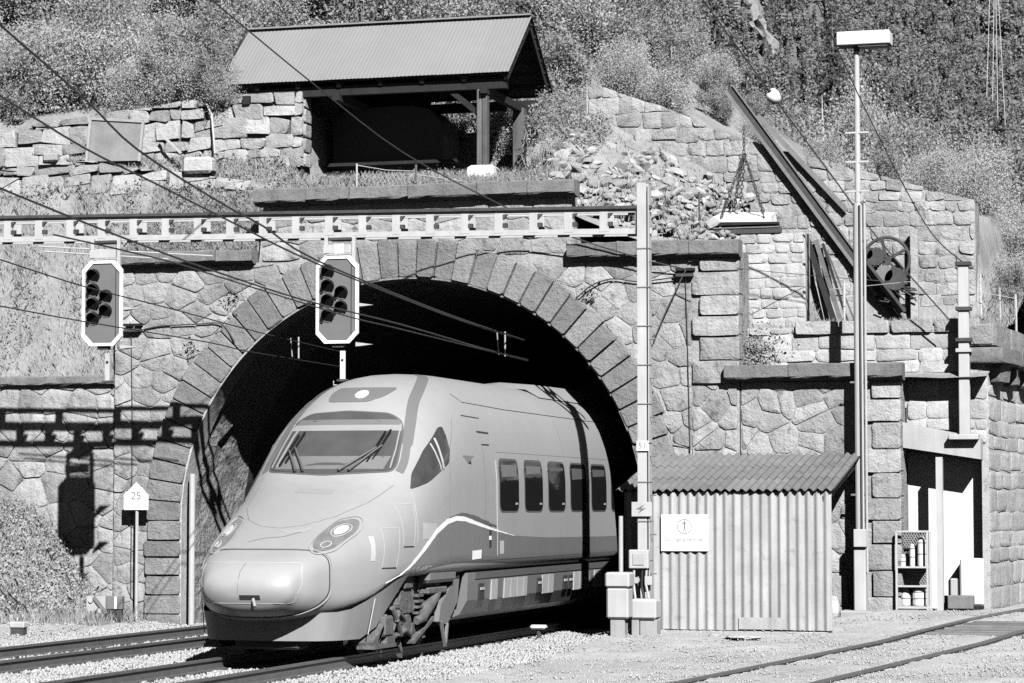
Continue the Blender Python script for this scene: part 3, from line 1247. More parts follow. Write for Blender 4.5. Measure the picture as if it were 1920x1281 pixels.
def patch(name, poly, proj, material, parent, off=0.008, step=0.07, edge=0.015, label=None):
    """panel lying on the body: outline rings shrunk towards the centre, each point laid on the shell"""
    poly = densify(poly, step)
    n = len(poly)
    cx = sum(p[0] for p in poly) / n
    cy = sum(p[1] for p in poly) / n
    rings = [1.0, 1.0, 0.8, 0.55, 0.28]
    vs, fs = [], []
    for ri, k in enumerate(rings):
        for a, b in poly:
            p, nn = proj(cx + (a - cx) * k, cy + (b - cy) * k)
            if p is None:
                p, nn = proj(cx + (a - cx) * 0.97 * k, cy + (b - cy) * 0.97 * k)
            vs.append(p + nn * (off if ri else -edge))
    p, nn = proj(cx, cy)
    vs.append(p + nn * off)
    m = len(rings)
    for r in range(m - 1):
        for i in range(n):
            j = (i + 1) % n
            fs.append((r * n + i, r * n + j, (r + 1) * n + j, (r + 1) * n + i))
    for i in range(n):
        fs.append(((m - 1) * n + i, (m - 1) * n + (i + 1) % n, m * n))
    ob = MB().add(vs, fs).build(name, material, parent, label=label)
    smooth_angle(ob, 35)
    return ob


def seam(name, line, proj, material, parent, w=0.012, off=0.004, closed=False, step=0.06):
    """flat bead laid along a line on the body"""
    pts = densify(line, step, closed)
    P = []
    for a, b in pts:
        p, nn = proj(a, b)
        if p is not None:
            P.append((p, nn))
    vs, fs = [], []
    n = len(P)
    for i, (p, nn) in enumerate(P):
        q = P[(i + 1) % n if closed else min(i + 1, n - 1)][0]
        r = P[i - 1 if closed else max(i - 1, 0)][0]
        d = (q - r).normalized()
        s = d.cross(nn).normalized()
        ww_ = w[i * len(w) // n] if isinstance(w, list) else w
        vs += [p - s * ww_ / 2 - nn * 0.004, p - s * ww_ / 2 + nn * off, p + s * ww_ / 2 + nn * off, p + s * ww_ / 2 - nn * 0.004]
    for i in range(n if closed else n - 1):
        j = (i + 1) % n
        for k in range(3):
            fs.append((i * 4 + k, j * 4 + k, j * 4 + k + 1, i * 4 + k + 1))
    return MB().add(vs, fs).build(name, material, parent)


SR = lambda a, b: body_side(a, b, 1)
SL = lambda a, b: body_side(a, b, -1)

# windscreen
BLIND = mat("pale_blind", 0.25, 0.06, 3, 40, bump=0)
ws = [(-0.90, 2.50), (0, 2.45), (0.90, 2.50), (0.93, 2.60), (0.86, 3.02), (0.77, 3.22), (0.58, 3.325), (0, 3.36), (-0.58, 3.325), (-0.77, 3.22), (-0.86, 3.02), (-0.93, 2.60)]
fr = patch("windscreen_frame", [(x * 1.03, 2.93 + (z - 2.93) * 1.045) for x, z in rounded(ws, 0.08)], body_front, TRAINDARK, train, 0.006, 0.06)
gl = patch("windscreen", rounded(ws, 0.08), body_front, WGLASS, train, 0.012, 0.06)
patch("sun_blind", [(-0.80, 3.07), (0.84, 3.07), (0.81, 3.155), (-0.77, 3.155)], body_front, BLIND, gl, 0.016, 0.08)
patch("tinted_strip", [(-0.77, 3.158), (0.81, 3.158), (0.76, 3.235), (-0.72, 3.235)], body_front, TRAINBAND, gl, 0.0145, 0.08)
patch("dashboard", [(-0.82, 2.515), (0.80, 2.515), (0.84, 2.70), (-0.80, 2.70)], body_front, TRAINLOW, gl, 0.0145, 0.08)
seam("pillar_trim", [(0.88, 2.53), (0.86, 2.8), (0.80, 3.17)], body_front, BLIND, train, 0.02, 0.02)
seam("pillar_trim", [(-0.88, 2.53), (-0.86, 2.8), (-0.80, 3.17)], body_front, BLIND, train, 0.02, 0.02)
seam("pillar_trim", [(-0.80, 2.54), (-0.72, 3.0), (-0.66, 3.14)], body_front, BLIND, train, 0.03, 0.02)
# wipers
for x0, pts in ((0.2, [(0.22, 2.47), (0.62, 2.80)]), (0.34, [(0.36, 2.47), (0.68, 2.83)]), (-0.5, [(-0.42, 2.47), (-0.66, 2.76)]), (-0.3, [(-0.30, 2.47), (-0.58, 2.80)])):
    mb = MB()
    P = []
    for a, b in densify(pts, 0.12, False):
        p, nn = body_front(a, b)
        P.append(p + nn * 0.05)
    mb.tube(P, [0.022 - 0.012 * i / len(P) for i in range(len(P))], 6)
    w_ = mb.build("wiper_arm", TRAINDARK, train)
    p, nn = body_front(*pts[1])
    q = p + nn * 0.03
    MB().beam(q + Vector((0.05, -0.0, 0.24)) + Vector((0, 0.24, 0)), q - Vector((0.07, 0.10, 0.20)) - Vector((0, 0.12, 0)), 0.018, 0.03).build("wiper_blade", BLACK, w_)
# head lamp above the windscreen
tl = patch("top_lamp_cover", rounded([(-0.42, 3.51), (0.20, 3.51), (0.40, 3.60), (0.50, 3.735), (-0.40, 3.735), (-0.46, 3.62)], 0.07), body_front, TRAINBAND, train, 0.008, 0.06)
patch("lamp_lens", [(0.05 + 0.10 * math.cos(a * math.pi / 6), 3.62 + 0.065 * math.sin(a * math.pi / 6)) for a in range(12)], body_front, LAMP, tl, 0.016, 0.05)
# nose cover with the coupler doors
cov = []
for k in range(48):
    a_ = 2 * math.pi * k / 48
    c_, s_ = math.cos(a_), math.sin(a_)
    cov.append((0.905 * math.copysign(abs(c_) ** (0.36 if s_ > 0 else 0.70), c_), 0.985 + (0.455 if s_ > 0 else 0.425) * math.copysign(abs(s_) ** (0.45 if s_ > 0 else 0.80), s_)))


def scaled(poly, k, c=(0, 1.0)):
    return [(c[0] + (x - c[0]) * k, c[1] + (z - c[1]) * k) for x, z in poly]


seam("nose_joint", scaled(cov, 0.99), body_front, SEAM, train, 0.018, 0.003, True, 0.05)
seam("nose_lip", scaled(cov, 1.010), body_front, TRAIN, train, 0.018, 0.012, True, 0.05)
dr = [(-0.72, 1.27), (0.66, 1.27), (0.70, 1.0), (0.60, 0.75), (-0.62, 0.75), (-0.72, 1.0)]
seam("coupler_door_joint", rounded(dr, 0.06), body_front, SEAML, train, 0.012, 0.004, True, 0.05)
seam("coupler_door_joint", [(-0.06, 1.27), (-0.09, 1.15), (-0.09, 0.80)], body_front, TRAINBAND, train, 0.008, 0.003)
patch("coupler_slot", [(-0.07, 0.80), (0.21, 0.80), (0.21, 0.86), (-0.07, 0.86)], body_front, SEAM, train, 0.004, 0.05)
p, nn = body_front(0.12, 0.80)
MB().tube([p + nn * 0.02 + Vector((0.0, 0, 0.02)), p + nn * 0.09 + Vector((0.05, 0, -0.05))], 0.02, 8).build("coupler_handle", TRAIN, train)
# hood seam and emblem lines
seam("hood_joint", [(-0.98, 2.42), (-0.98, 2.2), (-0.86, 1.98), (-0.6, 1.82), (-0.3, 1.735), (0.0, 1.71), (0.3, 1.75), (0.6, 1.86), (0.86, 2.06), (1.0, 2.3)], body_front, TRAINBAND, train, 0.008, 0.002)
seam("nose_crease", [(-0.05, 1.70), (0.12, 1.665), (0.35, 1.68), (0.42, 1.72)], body_front, SEAML, train, 0.012, 0.006)
seam("nose_crease", [(-0.30, 1.53), (-0.1, 1.58), (0.15, 1.60), (0.34, 1.66)], body_front, TRAINBAND, train, 0.014, 0.004)
patch("hood_badge", [(-0.22, 2.19), (0.32, 2.17), (0.32, 2.235), (-0.22, 2.25)], body_front, mat("badge_grey", 0.27, 0.03, 3, 40, bump=0, rough=0.4), train, 0.004, 0.08)
# head lights
hl = rounded([(0.60, 1.50), (0.60, 1.60), (0.68, 1.80), (0.84, 1.84), (0.93, 1.78), (0.95, 1.66), (0.86, 1.44), (0.72, 1.40)], 0.05)
for s in (1, -1):
    h = patch("headlight", [(s * x, z) for x, z in hl], body_front, LAMPBOX, train, 0.006, 0.04)
    seam("headlight_rim", scaled([(s * x, z) for x, z in hl], 1.16, (s * 0.77, 1.62)), body_front, TRAIN, h, 0.030, 0.014, True, 0.04)
    c1 = [(s * (0.80 + 0.068 * math.cos(a * math.pi / 7)), 1.675 + 0.06 * math.sin(a * math.pi / 7)) for a in range(14)]
    patch("lamp_lens", c1, body_front, LAMP, h, 0.022, 0.03)
    seam("lamp_ring", [(s * (0.80 + 0.092 * math.cos(a * math.pi / 9)), 1.675 + 0.082 * math.sin(a * math.pi / 9)) for a in range(18)], body_front, GALV, h, 0.016, 0.016, True, 0.03)
    c2 = [(s * (0.76 + 0.05 * math.cos(a * math.pi / 6)), 1.49 + 0.04 * math.sin(a * math.pi / 6)) for a in range(12)]
    seam("lamp_ring", c2, body_front, SEAML, h, 0.014, 0.02, True, 0.03)

# flanks, both sides alike
for s, PJ in ((1, SR), (-1, SL)):
    # cab side window
    sw = [(-9.90, 2.24), (-9.70, 2.46), (-9.22, 2.80), (-8.60, 3.14), (-8.45, 3.16), (-8.50, 2.80), (-8.62, 2.63), (-9.45, 2.34)]
    cwn = patch("cab_window", rounded(sw, 0.05), PJ, mat("cab_glass", 0.06, 0.3, 2, 6, rough=0.1, bump=0, spec=0.6), train, 0.008, 0.07)
    seam("cab_window_trim", [(-8.95, 2.52), (-9.0, 2.90)], PJ, SEAML, cwn, 0.035, 0.012)
    seam("cab_window_trim", [(-8.86, 2.54), (-8.84, 2.98)], PJ, SEAML, cwn, 0.05, 0.012)
    # passenger windows
    for k in range(9):
        y0 = -6.20 + k * 1.41
        fr = patch("window_frame", rounded([(y0 - 0.03, 1.91), (y0 + 1.06, 1.91), (y0 + 1.06, 2.74), (y0 - 0.03, 2.74)], 0.16), PJ, TRAINDARK, train, 0.004, 0.1)
        wn_ = patch("window", rounded([(y0, 1.94), (y0 + 1.03, 1.94), (y0 + 1.03, 2.71), (y0, 2.71)], 0.15), PJ, GLASSY, train, 0.010, 0.1)
        patch("window_glint", [(y0 + 0.84, 2.03), (y0 + 0.97, 2.03), (y0 + 0.97, 2.06), (y0 + 0.84, 2.06)], PJ, GALV, wn_, 0.013, 0.2)  # painted highlight in the lower corner of the pane
        patch("window_blind_sheen", [(y0 + 0.1, 2.45 + 0.06 * (k % 3)), (y0 + 0.93, 2.47 + 0.06 * (k % 3)), (y0 + 0.93, 2.64), (y0 + 0.1, 2.64)], PJ, TRAINBAND if k < 2 else TRAINDARK, wn_, 0.012, 0.2)  # first two paler: reflection on the upper pane painted as blinds
    # cab door with its two bright edges
    seam("door_edge", [(-6.98, 1.26), (-6.98, 1.9), (-6.98, 2.92)], PJ, TRAINBAND, train, 0.012, 0.003)
    seam("door_edge", [(-6.36, 1.26), (-6.36, 1.9), (-6.36, 2.70)], PJ, SEAML, train, 0.022, 0.008)
    seam("door_sill", [(-6.98, 1.26), (-6.36, 1.26)], PJ, SEAM, train, 0.014, 0.003)
    seam("door_head", [(-6.98, 2.93), (-6.6, 2.93)], PJ, SEAM, train, 0.022, 0.003)
    patch("door_handle", [(-6.80, 1.38), (-6.68, 1.38), (-6.68, 1.72), (-6.80, 1.72)], PJ, SEAM, train, 0.004, 0.1)
    patch("door_notice", [(-6.80, 1.50), (-6.69, 1.50), (-6.69, 1.56), (-6.80, 1.56)], PJ, WHITE, train, 0.008, 0.1)
    seam("roof_gutter", [(-7.15, 3.56), (-5.1, 3.52), (0.3, 3.50), (12.0, 3.50)], PJ, SEAM, train, 0.014, 0.003, step=0.3)
    seam("roof_gutter", [(-7.15, 3.56), (-7.35, 3.68)], PJ, SEAM, train, 0.016, 0.003)
    seam("vent_slot", [(-7.55, 3.35), (-6.75, 3.33)], PJ, SEAM, train, 0.018, 0.003)
    seam("vent_slot", [(-7.10, 3.12), (-6.50, 3.11)], PJ, SEAM, train, 0.030, 0.003)
    seam("cab_joint", [(-8.78, 1.60), (-8.72, 2.2), (-8.55, 2.75), (-8.0, 3.28)], PJ, TRAINBAND, train, 0.010, 0.002)
    seam("cab_joint", [(-9.92, 2.2), (-10.05, 1.75), (-10.1, 1.5)], PJ, SEAML, train, 0.010, 0.003)
    for yj in (-5.65 + 1.41 * 2, -5.65 + 1.41 * 6):
        seam("panel_joint", [(yj + 0.52, 1.06), (yj + 0.52, 1.85), (yj + 0.52, 2.8), (yj + 0.52, 3.45)], PJ, TRAINBAND, train, 0.008, 0.004)
    seam("panel_joint", [(-6.3, 2.83), (-3, 2.83), (3, 2.83), (10, 2.83)], PJ, TRAINBAND, train, 0.006, 0.002, step=0.4)
    seam("panel_joint", [(-8.7, 1.20), (-5, 1.20), (3, 1.20), (10, 1.20)], PJ, TRAINDARK, train, 0.007, 0.005, step=0.4)
    # hatches on the nose flank
    for (ya, yb, za, zb) in ((-11.10, -10.70, 1.17, 1.71), (-10.45, -10.08, 1.45, 2.04)):
        hpoly = [(ya - 0.16, za), (yb - 0.16, za), (yb + 0.08, zb), (ya + 0.08, zb)]
        seam("hatch_joint", hpoly, PJ, SEAML, train, 0.008, 0.003, True)
        seam("hatch_joint", [hpoly[0], hpoly[1]], PJ, SEAM, train, 0.018, 0.004)
    patch("notice_strip", [(-11.52, 1.27), (-11.42, 1.27), (-11.26, 1.60), (-11.36, 1.60)], PJ, SEAML, train, 0.005, 0.1)
    patch("white_panel", [(-9.88, 1.54), (-9.42, 1.55), (-9.34, 1.76), (-9.86, 1.77)], PJ, SEAML, train, 0.004, 0.1)
    patch("notice_plate", [(-7.66, 1.22), (-7.22, 1.23), (-7.20, 1.36), (-7.66, 1.35)], PJ, WHITE, train, 0.006, 0.1)
    patch("notice_plate", [(-6.22, 1.28), (-6.02, 1.28), (-6.02, 1.48), (-6.22, 1.48)], PJ, SEAML, train, 0.006, 0.1)
    # swoosh: white line with a grey edge, lower flank in darker grey
    sws = [(-11.15, 0.965), (-10.7, 1.06), (-10.35, 1.19), (-9.85, 1.41), (-9.35, 1.645), (-8.85, 1.785), (-8.45, 1.83), (-8.05, 1.82), (-7.4, 1.745), (-6.5, 1.645), (-5.45, 1.55)]
    low = sws + [(-3.4, 1.50), (0, 1.48), (6, 1.48), (13.5, 1.48), (13.5, 1.04), (6, 1.04), (0, 1.04), (-4, 1.04), (-7, 1.04), (-9.4, 1.04), (-10.2, 1.03), (-10.8, 0.925)]
    tri = low
    mbp = MB()
    top = densify(sws + [(-3.4, 1.50), (0, 1.48), (6, 1.48), (13.5, 1.48)], 0.15, False)
    vs, fs = [], []
    R = 6
    for (a, b) in top:
        zb = max(train_params(a)[1] + 0.035, 0.6)
        for r in range(R + 1):
            p, nn = PJ(a, zb + (b - zb) * r / R)
            vs.append(p + nn * 0.0035)
    for i in range(len(top) - 1):
        for r in range(R):
            q = i * (R + 1) + r
            fs.append((q, q + 1, q + R + 2, q + R + 1))
    smooth_angle(mbp.add(vs, fs).build("lower_flank_paint", TRAINLOW, train), 60)
    seam("swoosh_shade", [(a + 0.1, b + 0.055) for a, b in sws[5:-1]], PJ, TRAINDARK, train, [0.02, 0.06, 0.08, 0.06, 0.03], 0.005)
    seam("swoosh_line", sws, PJ, WHITE, train, [0.015, 0.03, 0.045, 0.06, 0.07, 0.07, 0.07, 0.065, 0.055, 0.045, 0.03, 0.02, 0.01], 0.007)
    # side skirt behind the bogie with its light louvre panels
    x = CX + s * 1.36
    mb = MB()
    prof = [(s * 1.37, 1.03), (s * 1.375, 0.90), (s * 1.36, 0.62), (s * 1.25, 0.42), (s * 1.0, 0.32), (s * 0.9, 0.32), (s * 1.2, 0.5), (s * 1.3, 1.02)]
    vs, fs = [], []
    for yy, cut in ((-7.75, 0.5), (-7.45, 0.0), (-3, 0), (2, 0), (14, 0)):
        for a, b in prof:
            vs.append((CX + a, yy, b))
    m = len(prof)
    for i in range(4):
        for k in range(m):
            q, r = i * m + k, i * m + (k + 1) % m
            fs.append((q, r, r + m, q + m))
    fs += [tuple(range(m)), tuple(range(4 * m, 5 * m))]
    sk = mb.add(vs, fs).build("side_skirt", TRAINLOW, train)
    MB().box(min(CX + s * 1.372, CX + s * 1.388), max(CX + s * 1.372, CX + s * 1.388), -7.4, 13.9, 0.93, 1.03).build("skirt_shadow_band", TRAINDARK, sk)  # shadow along the skirt top painted as a dark band
    for (a, b) in ((-6.55, -6.2), (-5.85, -4.55), (-3.65, -2.95), (-1.65, -0.55), (-0.25, 0.75), (1.05, 2.35)):
        k = a
        while k < b - 0.05:
            w_ = min(0.36, b - k)
            MB().add([(CX + s * 1.379, k, 0.60), (CX + s * 1.379, k + w_ - 0.02, 0.60), (CX + s * 1.392, k + w_ - 0.02, 0.90), (CX + s * 1.392, k, 0.90),
                      (CX + s * 1.34, k, 0.60), (CX + s * 1.34, k + w_ - 0.02, 0.60), (CX + s * 1.36, k + w_ - 0.02, 0.90), (CX + s * 1.36, k, 0.90)],
                     [(0, 1, 2, 3), (0, 4, 5, 1), (1, 5, 6, 2), (2, 6, 7, 3), (3, 7, 4, 0)]).build("louvre_panel", GALV, sk)
            k += w_
    for yy in (-7.2, -3.95, -2.35, -2.0):
        MB().box(min(CX + s * 1.36, CX + s * 1.385), max(CX + s * 1.36, CX + s * 1.385), yy, yy + 0.28, 0.62, 0.86, 0.01).build("access_recess", SEAM, sk)
        MB().box(min(CX + s * 1.38, CX + s * 1.40), max(CX + s * 1.38, CX + s * 1.40), yy + 0.05, yy + 0.24, 0.76, 0.80).build("access_grip", GALV, sk)
# grey band over the cab roof
half = [(0.0, -6.75, 4.02), (0.25, -6.85, 4.01), (0.48, -7.15, 3.95), (0.70, -8.0, 3.74), (0.80, -8.6, 3.48), (0.90, -9.03, 3.18), (0.97, -9.35, 2.92), (1.02, -9.65, 2.64), (1.02, -9.85, 2.50)]
line = [Vector((-a, b, c)) for a, b, c in half[:0:-1]] + [Vector(h) for h in half]
dense = []
for i in range(len(line) - 1):
    p0, p1, p2, p3 = line[max(i - 1, 0)], line[i], line[i + 1], line[min(i + 2, len(line) - 1)]
    for k in range(6):
        t = k / 6
        dense.append(0.5 * ((2 * p1) + (p2 - p0) * t + (2 * p0 - 5 * p1 + 4 * p2 - p3) * t * t + (3 * p1 - p0 - 3 * p2 + p3) * t ** 3))
dense.append(line[-1])
vs, fs = [], []
for i, p in enumerate(dense):
    hp, hn = body_bvh.find_nearest(Vector((CX, 0, 0)) + p)[:2]
    d = (dense[min(i + 1, len(dense) - 1)] - dense[max(i - 1, 0)]).normalized()
    sd = d.cross(hn).normalized()
    w_ = 0.085 if abs(p.x) < 0.98 else 0.06
    for q in (-1, 0, 1):
        h2 = body_bvh.find_nearest(hp + sd * w_ * q)
        vs.append(h2[0] + h2[1] * 0.005)
for i in range(len(dense) - 1):
    for q in range(2):
        fs.append((3 * i + q, 3 * i + q + 1, 3 * i + q + 4, 3 * i + q + 3))
smooth_angle(MB().add(vs, fs).build("roof_band", TRAINBAND, train), 60)
# antenna blade on the flank and roof fairing
p, nn = body_side(-7.85, 2.72, 1)
MB().add([p + Vector((0, -0.14, 0.03)), p + Vector((0.10, 0.10, 0.02)), p + Vector((0, 0.2, 0.03)), p + Vector((0, 0.05, -0.10))], [(0, 1, 3), (1, 2, 3), (0, 2, 1), (0, 3, 2)]).build("side_camera", TRAIN, train)
vs, fs = [], []
for i, yy in enumerate((-1.9, -1.4, 0.5, 8, 8.6)):
    hgt = (0.0, 0.10, 0.12, 0.12, 0.0)[i]
    for x_, z_ in ((-0.85, 3.84), (-0.6, 3.98 + hgt), (0, 4.03 + hgt), (0.6, 3.98 + hgt), (0.85, 3.84)):
        vs.append((CX + x_, yy, z_))
for i in range(4):
    for k in range(4):
        q = i * 5 + k
        fs.append((q, q + 1, q + 6, q + 5))
MB().add(vs, fs).build("roof_fairing", TRAIN, train, smooth=True)

# front skirt under the nose
vs, fs = [], []
ysk = [-12.42, -12.40, -12.33, -12.18, -11.95, -11.6, -11.2, -10.8, -10.35]
wsk = [0.0, 0.45, 0.75, 0.94, 1.05]
outline = []
for yy in ysk:
    z0, zb = 0.24, train_params(yy)[1] + 0.12
    W = train_params(yy)[3]
    outline.append((wsk[len(outline)] if len(outline) < 5 else W - 0.03, yy, z0, zb))
ring = [(-w, y, a, b) for (w, y, a, b) in outline[::-1]] + [(w, y, a, b) for (w, y, a, b) in outline]
for i, (w, y, a, b) in enumerate(ring):
    zb_low = a
    if y > -11.4:
        zb_low = a + (y + 11.4) * 0.72
    vs.append((CX + w * 0.93, y if abs(w) < 1 else y, zb_low))
    vs.append((CX + w, y, max(b, zb_low + 0.01)))
for i in range(len(ring) - 1):
    fs.append((2 * i, 2 * i + 2, 2 * i + 3, 2 * i + 1))
smooth_angle(MB().add(vs, fs).build("front_skirt", TRAINSKIRT, train), 50)
for s in (1, -1):
    MB().beam((CX + s * 1.17, -11.62, 0.30), (CX + s * 1.245, -11.55, 0.78), 0.008, 0.012).build("skirt_joint", SEAML, train)
# underframe
MB().box(CX - 1.15, CX + 1.15, -11.2, 14, 0.62, 1.05).build("underframe", BLACK, train)
# bogie
bog = MB()
bo = bog.box(CX - 0.95, CX + 0.95, -10.9, -8.1, 0.52, 0.66, 0.02).build("bogie", IRON, train)
for yy in (-10.85, -8.35):
    for s in (-1, 1):
        w_ = MB().disc((CX + s * 0.76, yy, 0.42), (1, 0, 0), 0.42, 0.10, 28).disc((CX + s * 0.70, yy, 0.42), (1, 0, 0), 0.46, 0.03, 28)
        w_.disc((CX + s * 0.83, yy, 0.42), (1, 0, 0), 0.14, 0.14, 16)
        w_.build("wheel", IRON, bo)
    MB().tube([(CX - 0.8, yy, 0.42), (CX + 0.8, yy, 0.42)], 0.08, 10).build("axle", IRON, bo)
for s in (1, -1):
    X = lambda v: CX + s * v
    # side frame of the bogie, dampers, springs, boxes and brackets
    MB().box(min(X(0.93), X(1.05)), max(X(0.93), X(1.05)), -11.0, -8.1, 0.46, 0.60, 0.02).build("side_frame", BOGIE, bo)
    mb = MB()
    mb.box(min(X(0.98), X(1.22)), max(X(0.98), X(1.22)), -11.05, -10.68, 0.24, 0.52, 0.03)
    mb.beam((X(1.1), -11.5, 0.14), (X(1.1), -10.85, 0.42), 0.2, 0.1)
    mb.beam((X(1.1), -11.5, 0.12), (X(1.1), -10.6, 0.12), 0.26, 0.05)
    mb.beam((X(1.12), -11.3, 0.14), (X(1.12), -10.9, 0.52), 0.16, 0.06)
    mb.box(min(X(1.0), X(1.2)), max(X(1.0), X(1.2)), -10.95, -10.55, 0.12, 0.30, 0.03)
    mb.build("axle_box", BOGIE, bo)
    mb = MB()
    mb.box(min(X(1.0), X(1.2)), max(X(1.0), X(1.2)), -10.35, -9.75, 0.50, 0.86, 0.03)
    mb.box(min(X(1.04), X(1.24)), max(X(1.04), X(1.24)), -10.25, -9.9, 0.86, 0.96, 0.02)
    for k in range(4):
        mb.box(min(X(1.0), X(1.26)), max(X(1.0), X(1.26)), -9.74, -9.5, 0.50 + k * 0.08, 0.535 + k * 0.08)
    mb.tube([(X(1.15), -10.6, 0.30), (X(1.2), -10.45, 0.55), (X(1.2), -10.2, 0.45)], 0.045, 8)
    mb.tube([(X(1.15), -10.5, 0.22), (X(1.22), -10.2, 0.30), (X(1.2), -9.9, 0.22)], 0.035, 8)
    mb.tube([(X(1.2), -10.7, 0.62), (X(1.22), -10.5, 0.40), (X(1.2), -10.35, 0.24)], 0.04, 8)
    mb.disc((X(1.16), -10.05, 0.38), (1, 0, 0), 0.13, 0.12, 14)
    mb.disc((X(1.18), -10.42, 0.66), (1, 0, 0), 0.09, 0.12, 12)
    rc = random.Random(21)
    for k in range(70):
        yy, zz, xx_ = rc.uniform(-11.0, -9.3), rc.uniform(0.14, 0.88), rc.uniform(0.98, 1.2)
        if zz > 0.55 and yy < -10.6:
            continue
        a, b, c = rc.uniform(0.015, 0.07), rc.uniform(0.02, 0.09), rc.uniform(0.015, 0.07)
        if k % 3:
            mb.box(min(X(xx_), X(xx_ + a)), max(X(xx_), X(xx_ + a)), yy - b, yy + b, zz - c, zz + c, 0.008)
        else:
            mb.tube([(X(xx_), yy, zz), (X(xx_ + 0.03), yy + rc.uniform(-.2, .2), zz + rc.uniform(-.2, .1)), (X(xx_), yy + rc.uniform(-.3, .3), zz + rc.uniform(-.2, .2))], rc.uniform(0.008, 0.022), 6)
    mb.build("brake_gear", BOGIE, bo)["kind"] = "stuff"
    MB().tube([(X(1.24), -9.75, 0.40), (X(1.24), -9.55, 0.46), (X(1.24), -8.95, 0.72), (X(1.24), -8.75, 0.80)], [0.05, 0.095, 0.085, 0.05], 12).build("damper", BOGIE, bo)
    mb = MB()
    for k in range(7):
        mb.ring((X(1.06), -9.05, 0.30 + k * 0.045), (0, 0, 1), 0.12, 0.022, 16, 6)
    mb.build("spring", IRON, bo)
    MB().box(min(X(1.15), X(1.36)), max(X(1.15), X(1.36)), -9.55, -8.25, 0.92, 1.22, 0.05).build("equipment_box", TRAINBAND, bo)
    MB().box(min(X(1.1), X(1.30)), max(X(1.1), X(1.30)), -9.4, -8.5, 0.76, 0.86, 0.02).build("box_bracket", BOGIE, bo)
    mb = MB()
    xx = X(1.28)
    mb.add([(xx, -7.85, 1.0), (xx, -8.05, 0.98), (xx, -8.75, 0.60), (xx, -8.85, 0.36), (xx, -8.45, 0.30), (xx, -7.95, 0.62),
            (X(1.2), -7.85, 1.0), (X(1.2), -8.05, 0.98), (X(1.2), -8.75, 0.60), (X(1.2), -8.85, 0.36), (X(1.2), -8.45, 0.30), (X(1.2), -7.95, 0.62)],
           [(0, 1, 2, 3, 4, 5), (11, 10, 9, 8, 7, 6)] + [(i, i + 6, (i + 1) % 6 + 6, (i + 1) % 6) for i in range(6)])
    mb.beam((xx, -8.75, 0.36), (xx, -8.55, -0.0), 0.04, 0.04)
    mb.beam((xx, -8.45, 0.32), (xx, -8.55, -0.0), 0.04, 0.04)
    mb.build("yaw_bracket", TRAINLOW, bo)
    MB().beam((X(1.16), -10.3, 0.22), (X(1.16), -8.9, 0.34), 0.05, 0.05).beam((X(1.18), -9.9, 0.12), (X(1.18), -9.0, 0.42), 0.16, 0.05).build("tie_rod", BOGIE, bo)
MB().box(CX - 0.45, CX + 0.45, -12.3, -11.9, 0.12, 0.3, 0.03).build("snow_plough_bracket", IRON, train)

# ================================================================== SIGNAL GANTRY
GY = -4.0
gan = thing("signal_gantry", "pale grey steel signal gantry spanning the tracks in front of the portal", "gantry", (5.28, GY, -0.1))


def gz(x):
    """the beam rises slightly to the left"""
    return 6.75 - 0.0155 * (x - 5.3)


XG0, XG1 = -14.0, 5.42
for yy in (GY - 0.02, GY + 0.34):
    for dz0, dz1, nm in ((-0.055, 0.0, "top_chord"), (-0.40, -0.31, "bottom_chord")):
        mb = MB()
        y0, y1 = yy, yy + 0.05
        n = 12
        for i in range(n):
            a, b = XG0 + (XG1 - XG0) * i / n, XG0 + (XG1 - XG0) * (i + 1) / n
            za, zb = gz(a), gz(b)
            mb.add([(a, y0, za + dz0), (b, y0, zb + dz0), (b, y0, zb + dz1), (a, y0, za + dz1), (a, y1, za + dz0), (b, y1, zb + dz0), (b, y1, zb + dz1), (a, y1, za + dz1)],
                   [(0, 1, 2, 3), (7, 6, 5, 4), (0, 4, 5, 1), (3, 2, 6, 7), (0, 3, 7, 4), (1, 5, 6, 2)])
        mb.build(nm, PAINT, gan)
MB().add([(XG0, GY - 0.07, gz(XG0) + 0.002), (XG1, GY - 0.07, gz(XG1) + 0.002), (XG1, GY + 0.02, gz(XG1) + 0.002), (XG0, GY + 0.02, gz(XG0) + 0.002),
          (XG0, GY - 0.07, gz(XG0) + 0.05), (XG1, GY - 0.07, gz(XG1) + 0.05), (XG1, GY + 0.02, gz(XG1) + 0.05), (XG0, GY + 0.02, gz(XG0) + 0.05)],
         [(0, 1, 5, 4), (2, 3, 7, 6), (4, 5, 6, 7), (0, 3, 2, 1), (0, 4, 7, 3), (1, 2, 6, 5)]).build("chord_shadow_strip", IRON, gan)  # dark strip painting in the shadowed line of the top chord
x = XG1 - 0.2
k = 0
while x > XG0 + 0.2:
    for yy in (GY - 0.024, GY + 0.345)[:2 if k % 2 else 1]:
        z = gz(x)
        MB().box(x - 0.075, x + 0.075, yy, yy + 0.02, z - 0.36, z - 0.03).build("batten", PAINT, gan)
    z = gz(x)
    mb = MB()
    mb.add([(x - 0.105, GY - 0.018, z - 0.06), (x - 0.065, GY - 0.018, z - 0.06), (x - 0.105, GY - 0.018, z - 0.13)], [(0, 1, 2)])
    MB().box(x + 0.06, x + 0.13, GY - 0.03, GY + 0.05, z - 0.27, z - 0.20).build("cross_tie", IRON, gan)
    MB().add([(x + 0.06, GY - 0.026, z - 0.06), (x + 0.14, GY - 0.026, z - 0.06), (x + 0.06, GY - 0.026, z - 0.16), (x + 0.06, GY + 0.02, z - 0.06), (x + 0.14, GY + 0.02, z - 0.06), (x + 0.06, GY + 0.02, z - 0.16)],
             [(0, 1, 2), (5, 4, 3), (0, 3, 4, 1), (1, 4, 5, 2), (2, 5, 3, 0)]).build("gusset", IRON, gan)
    k += 1
    x -= 0.585
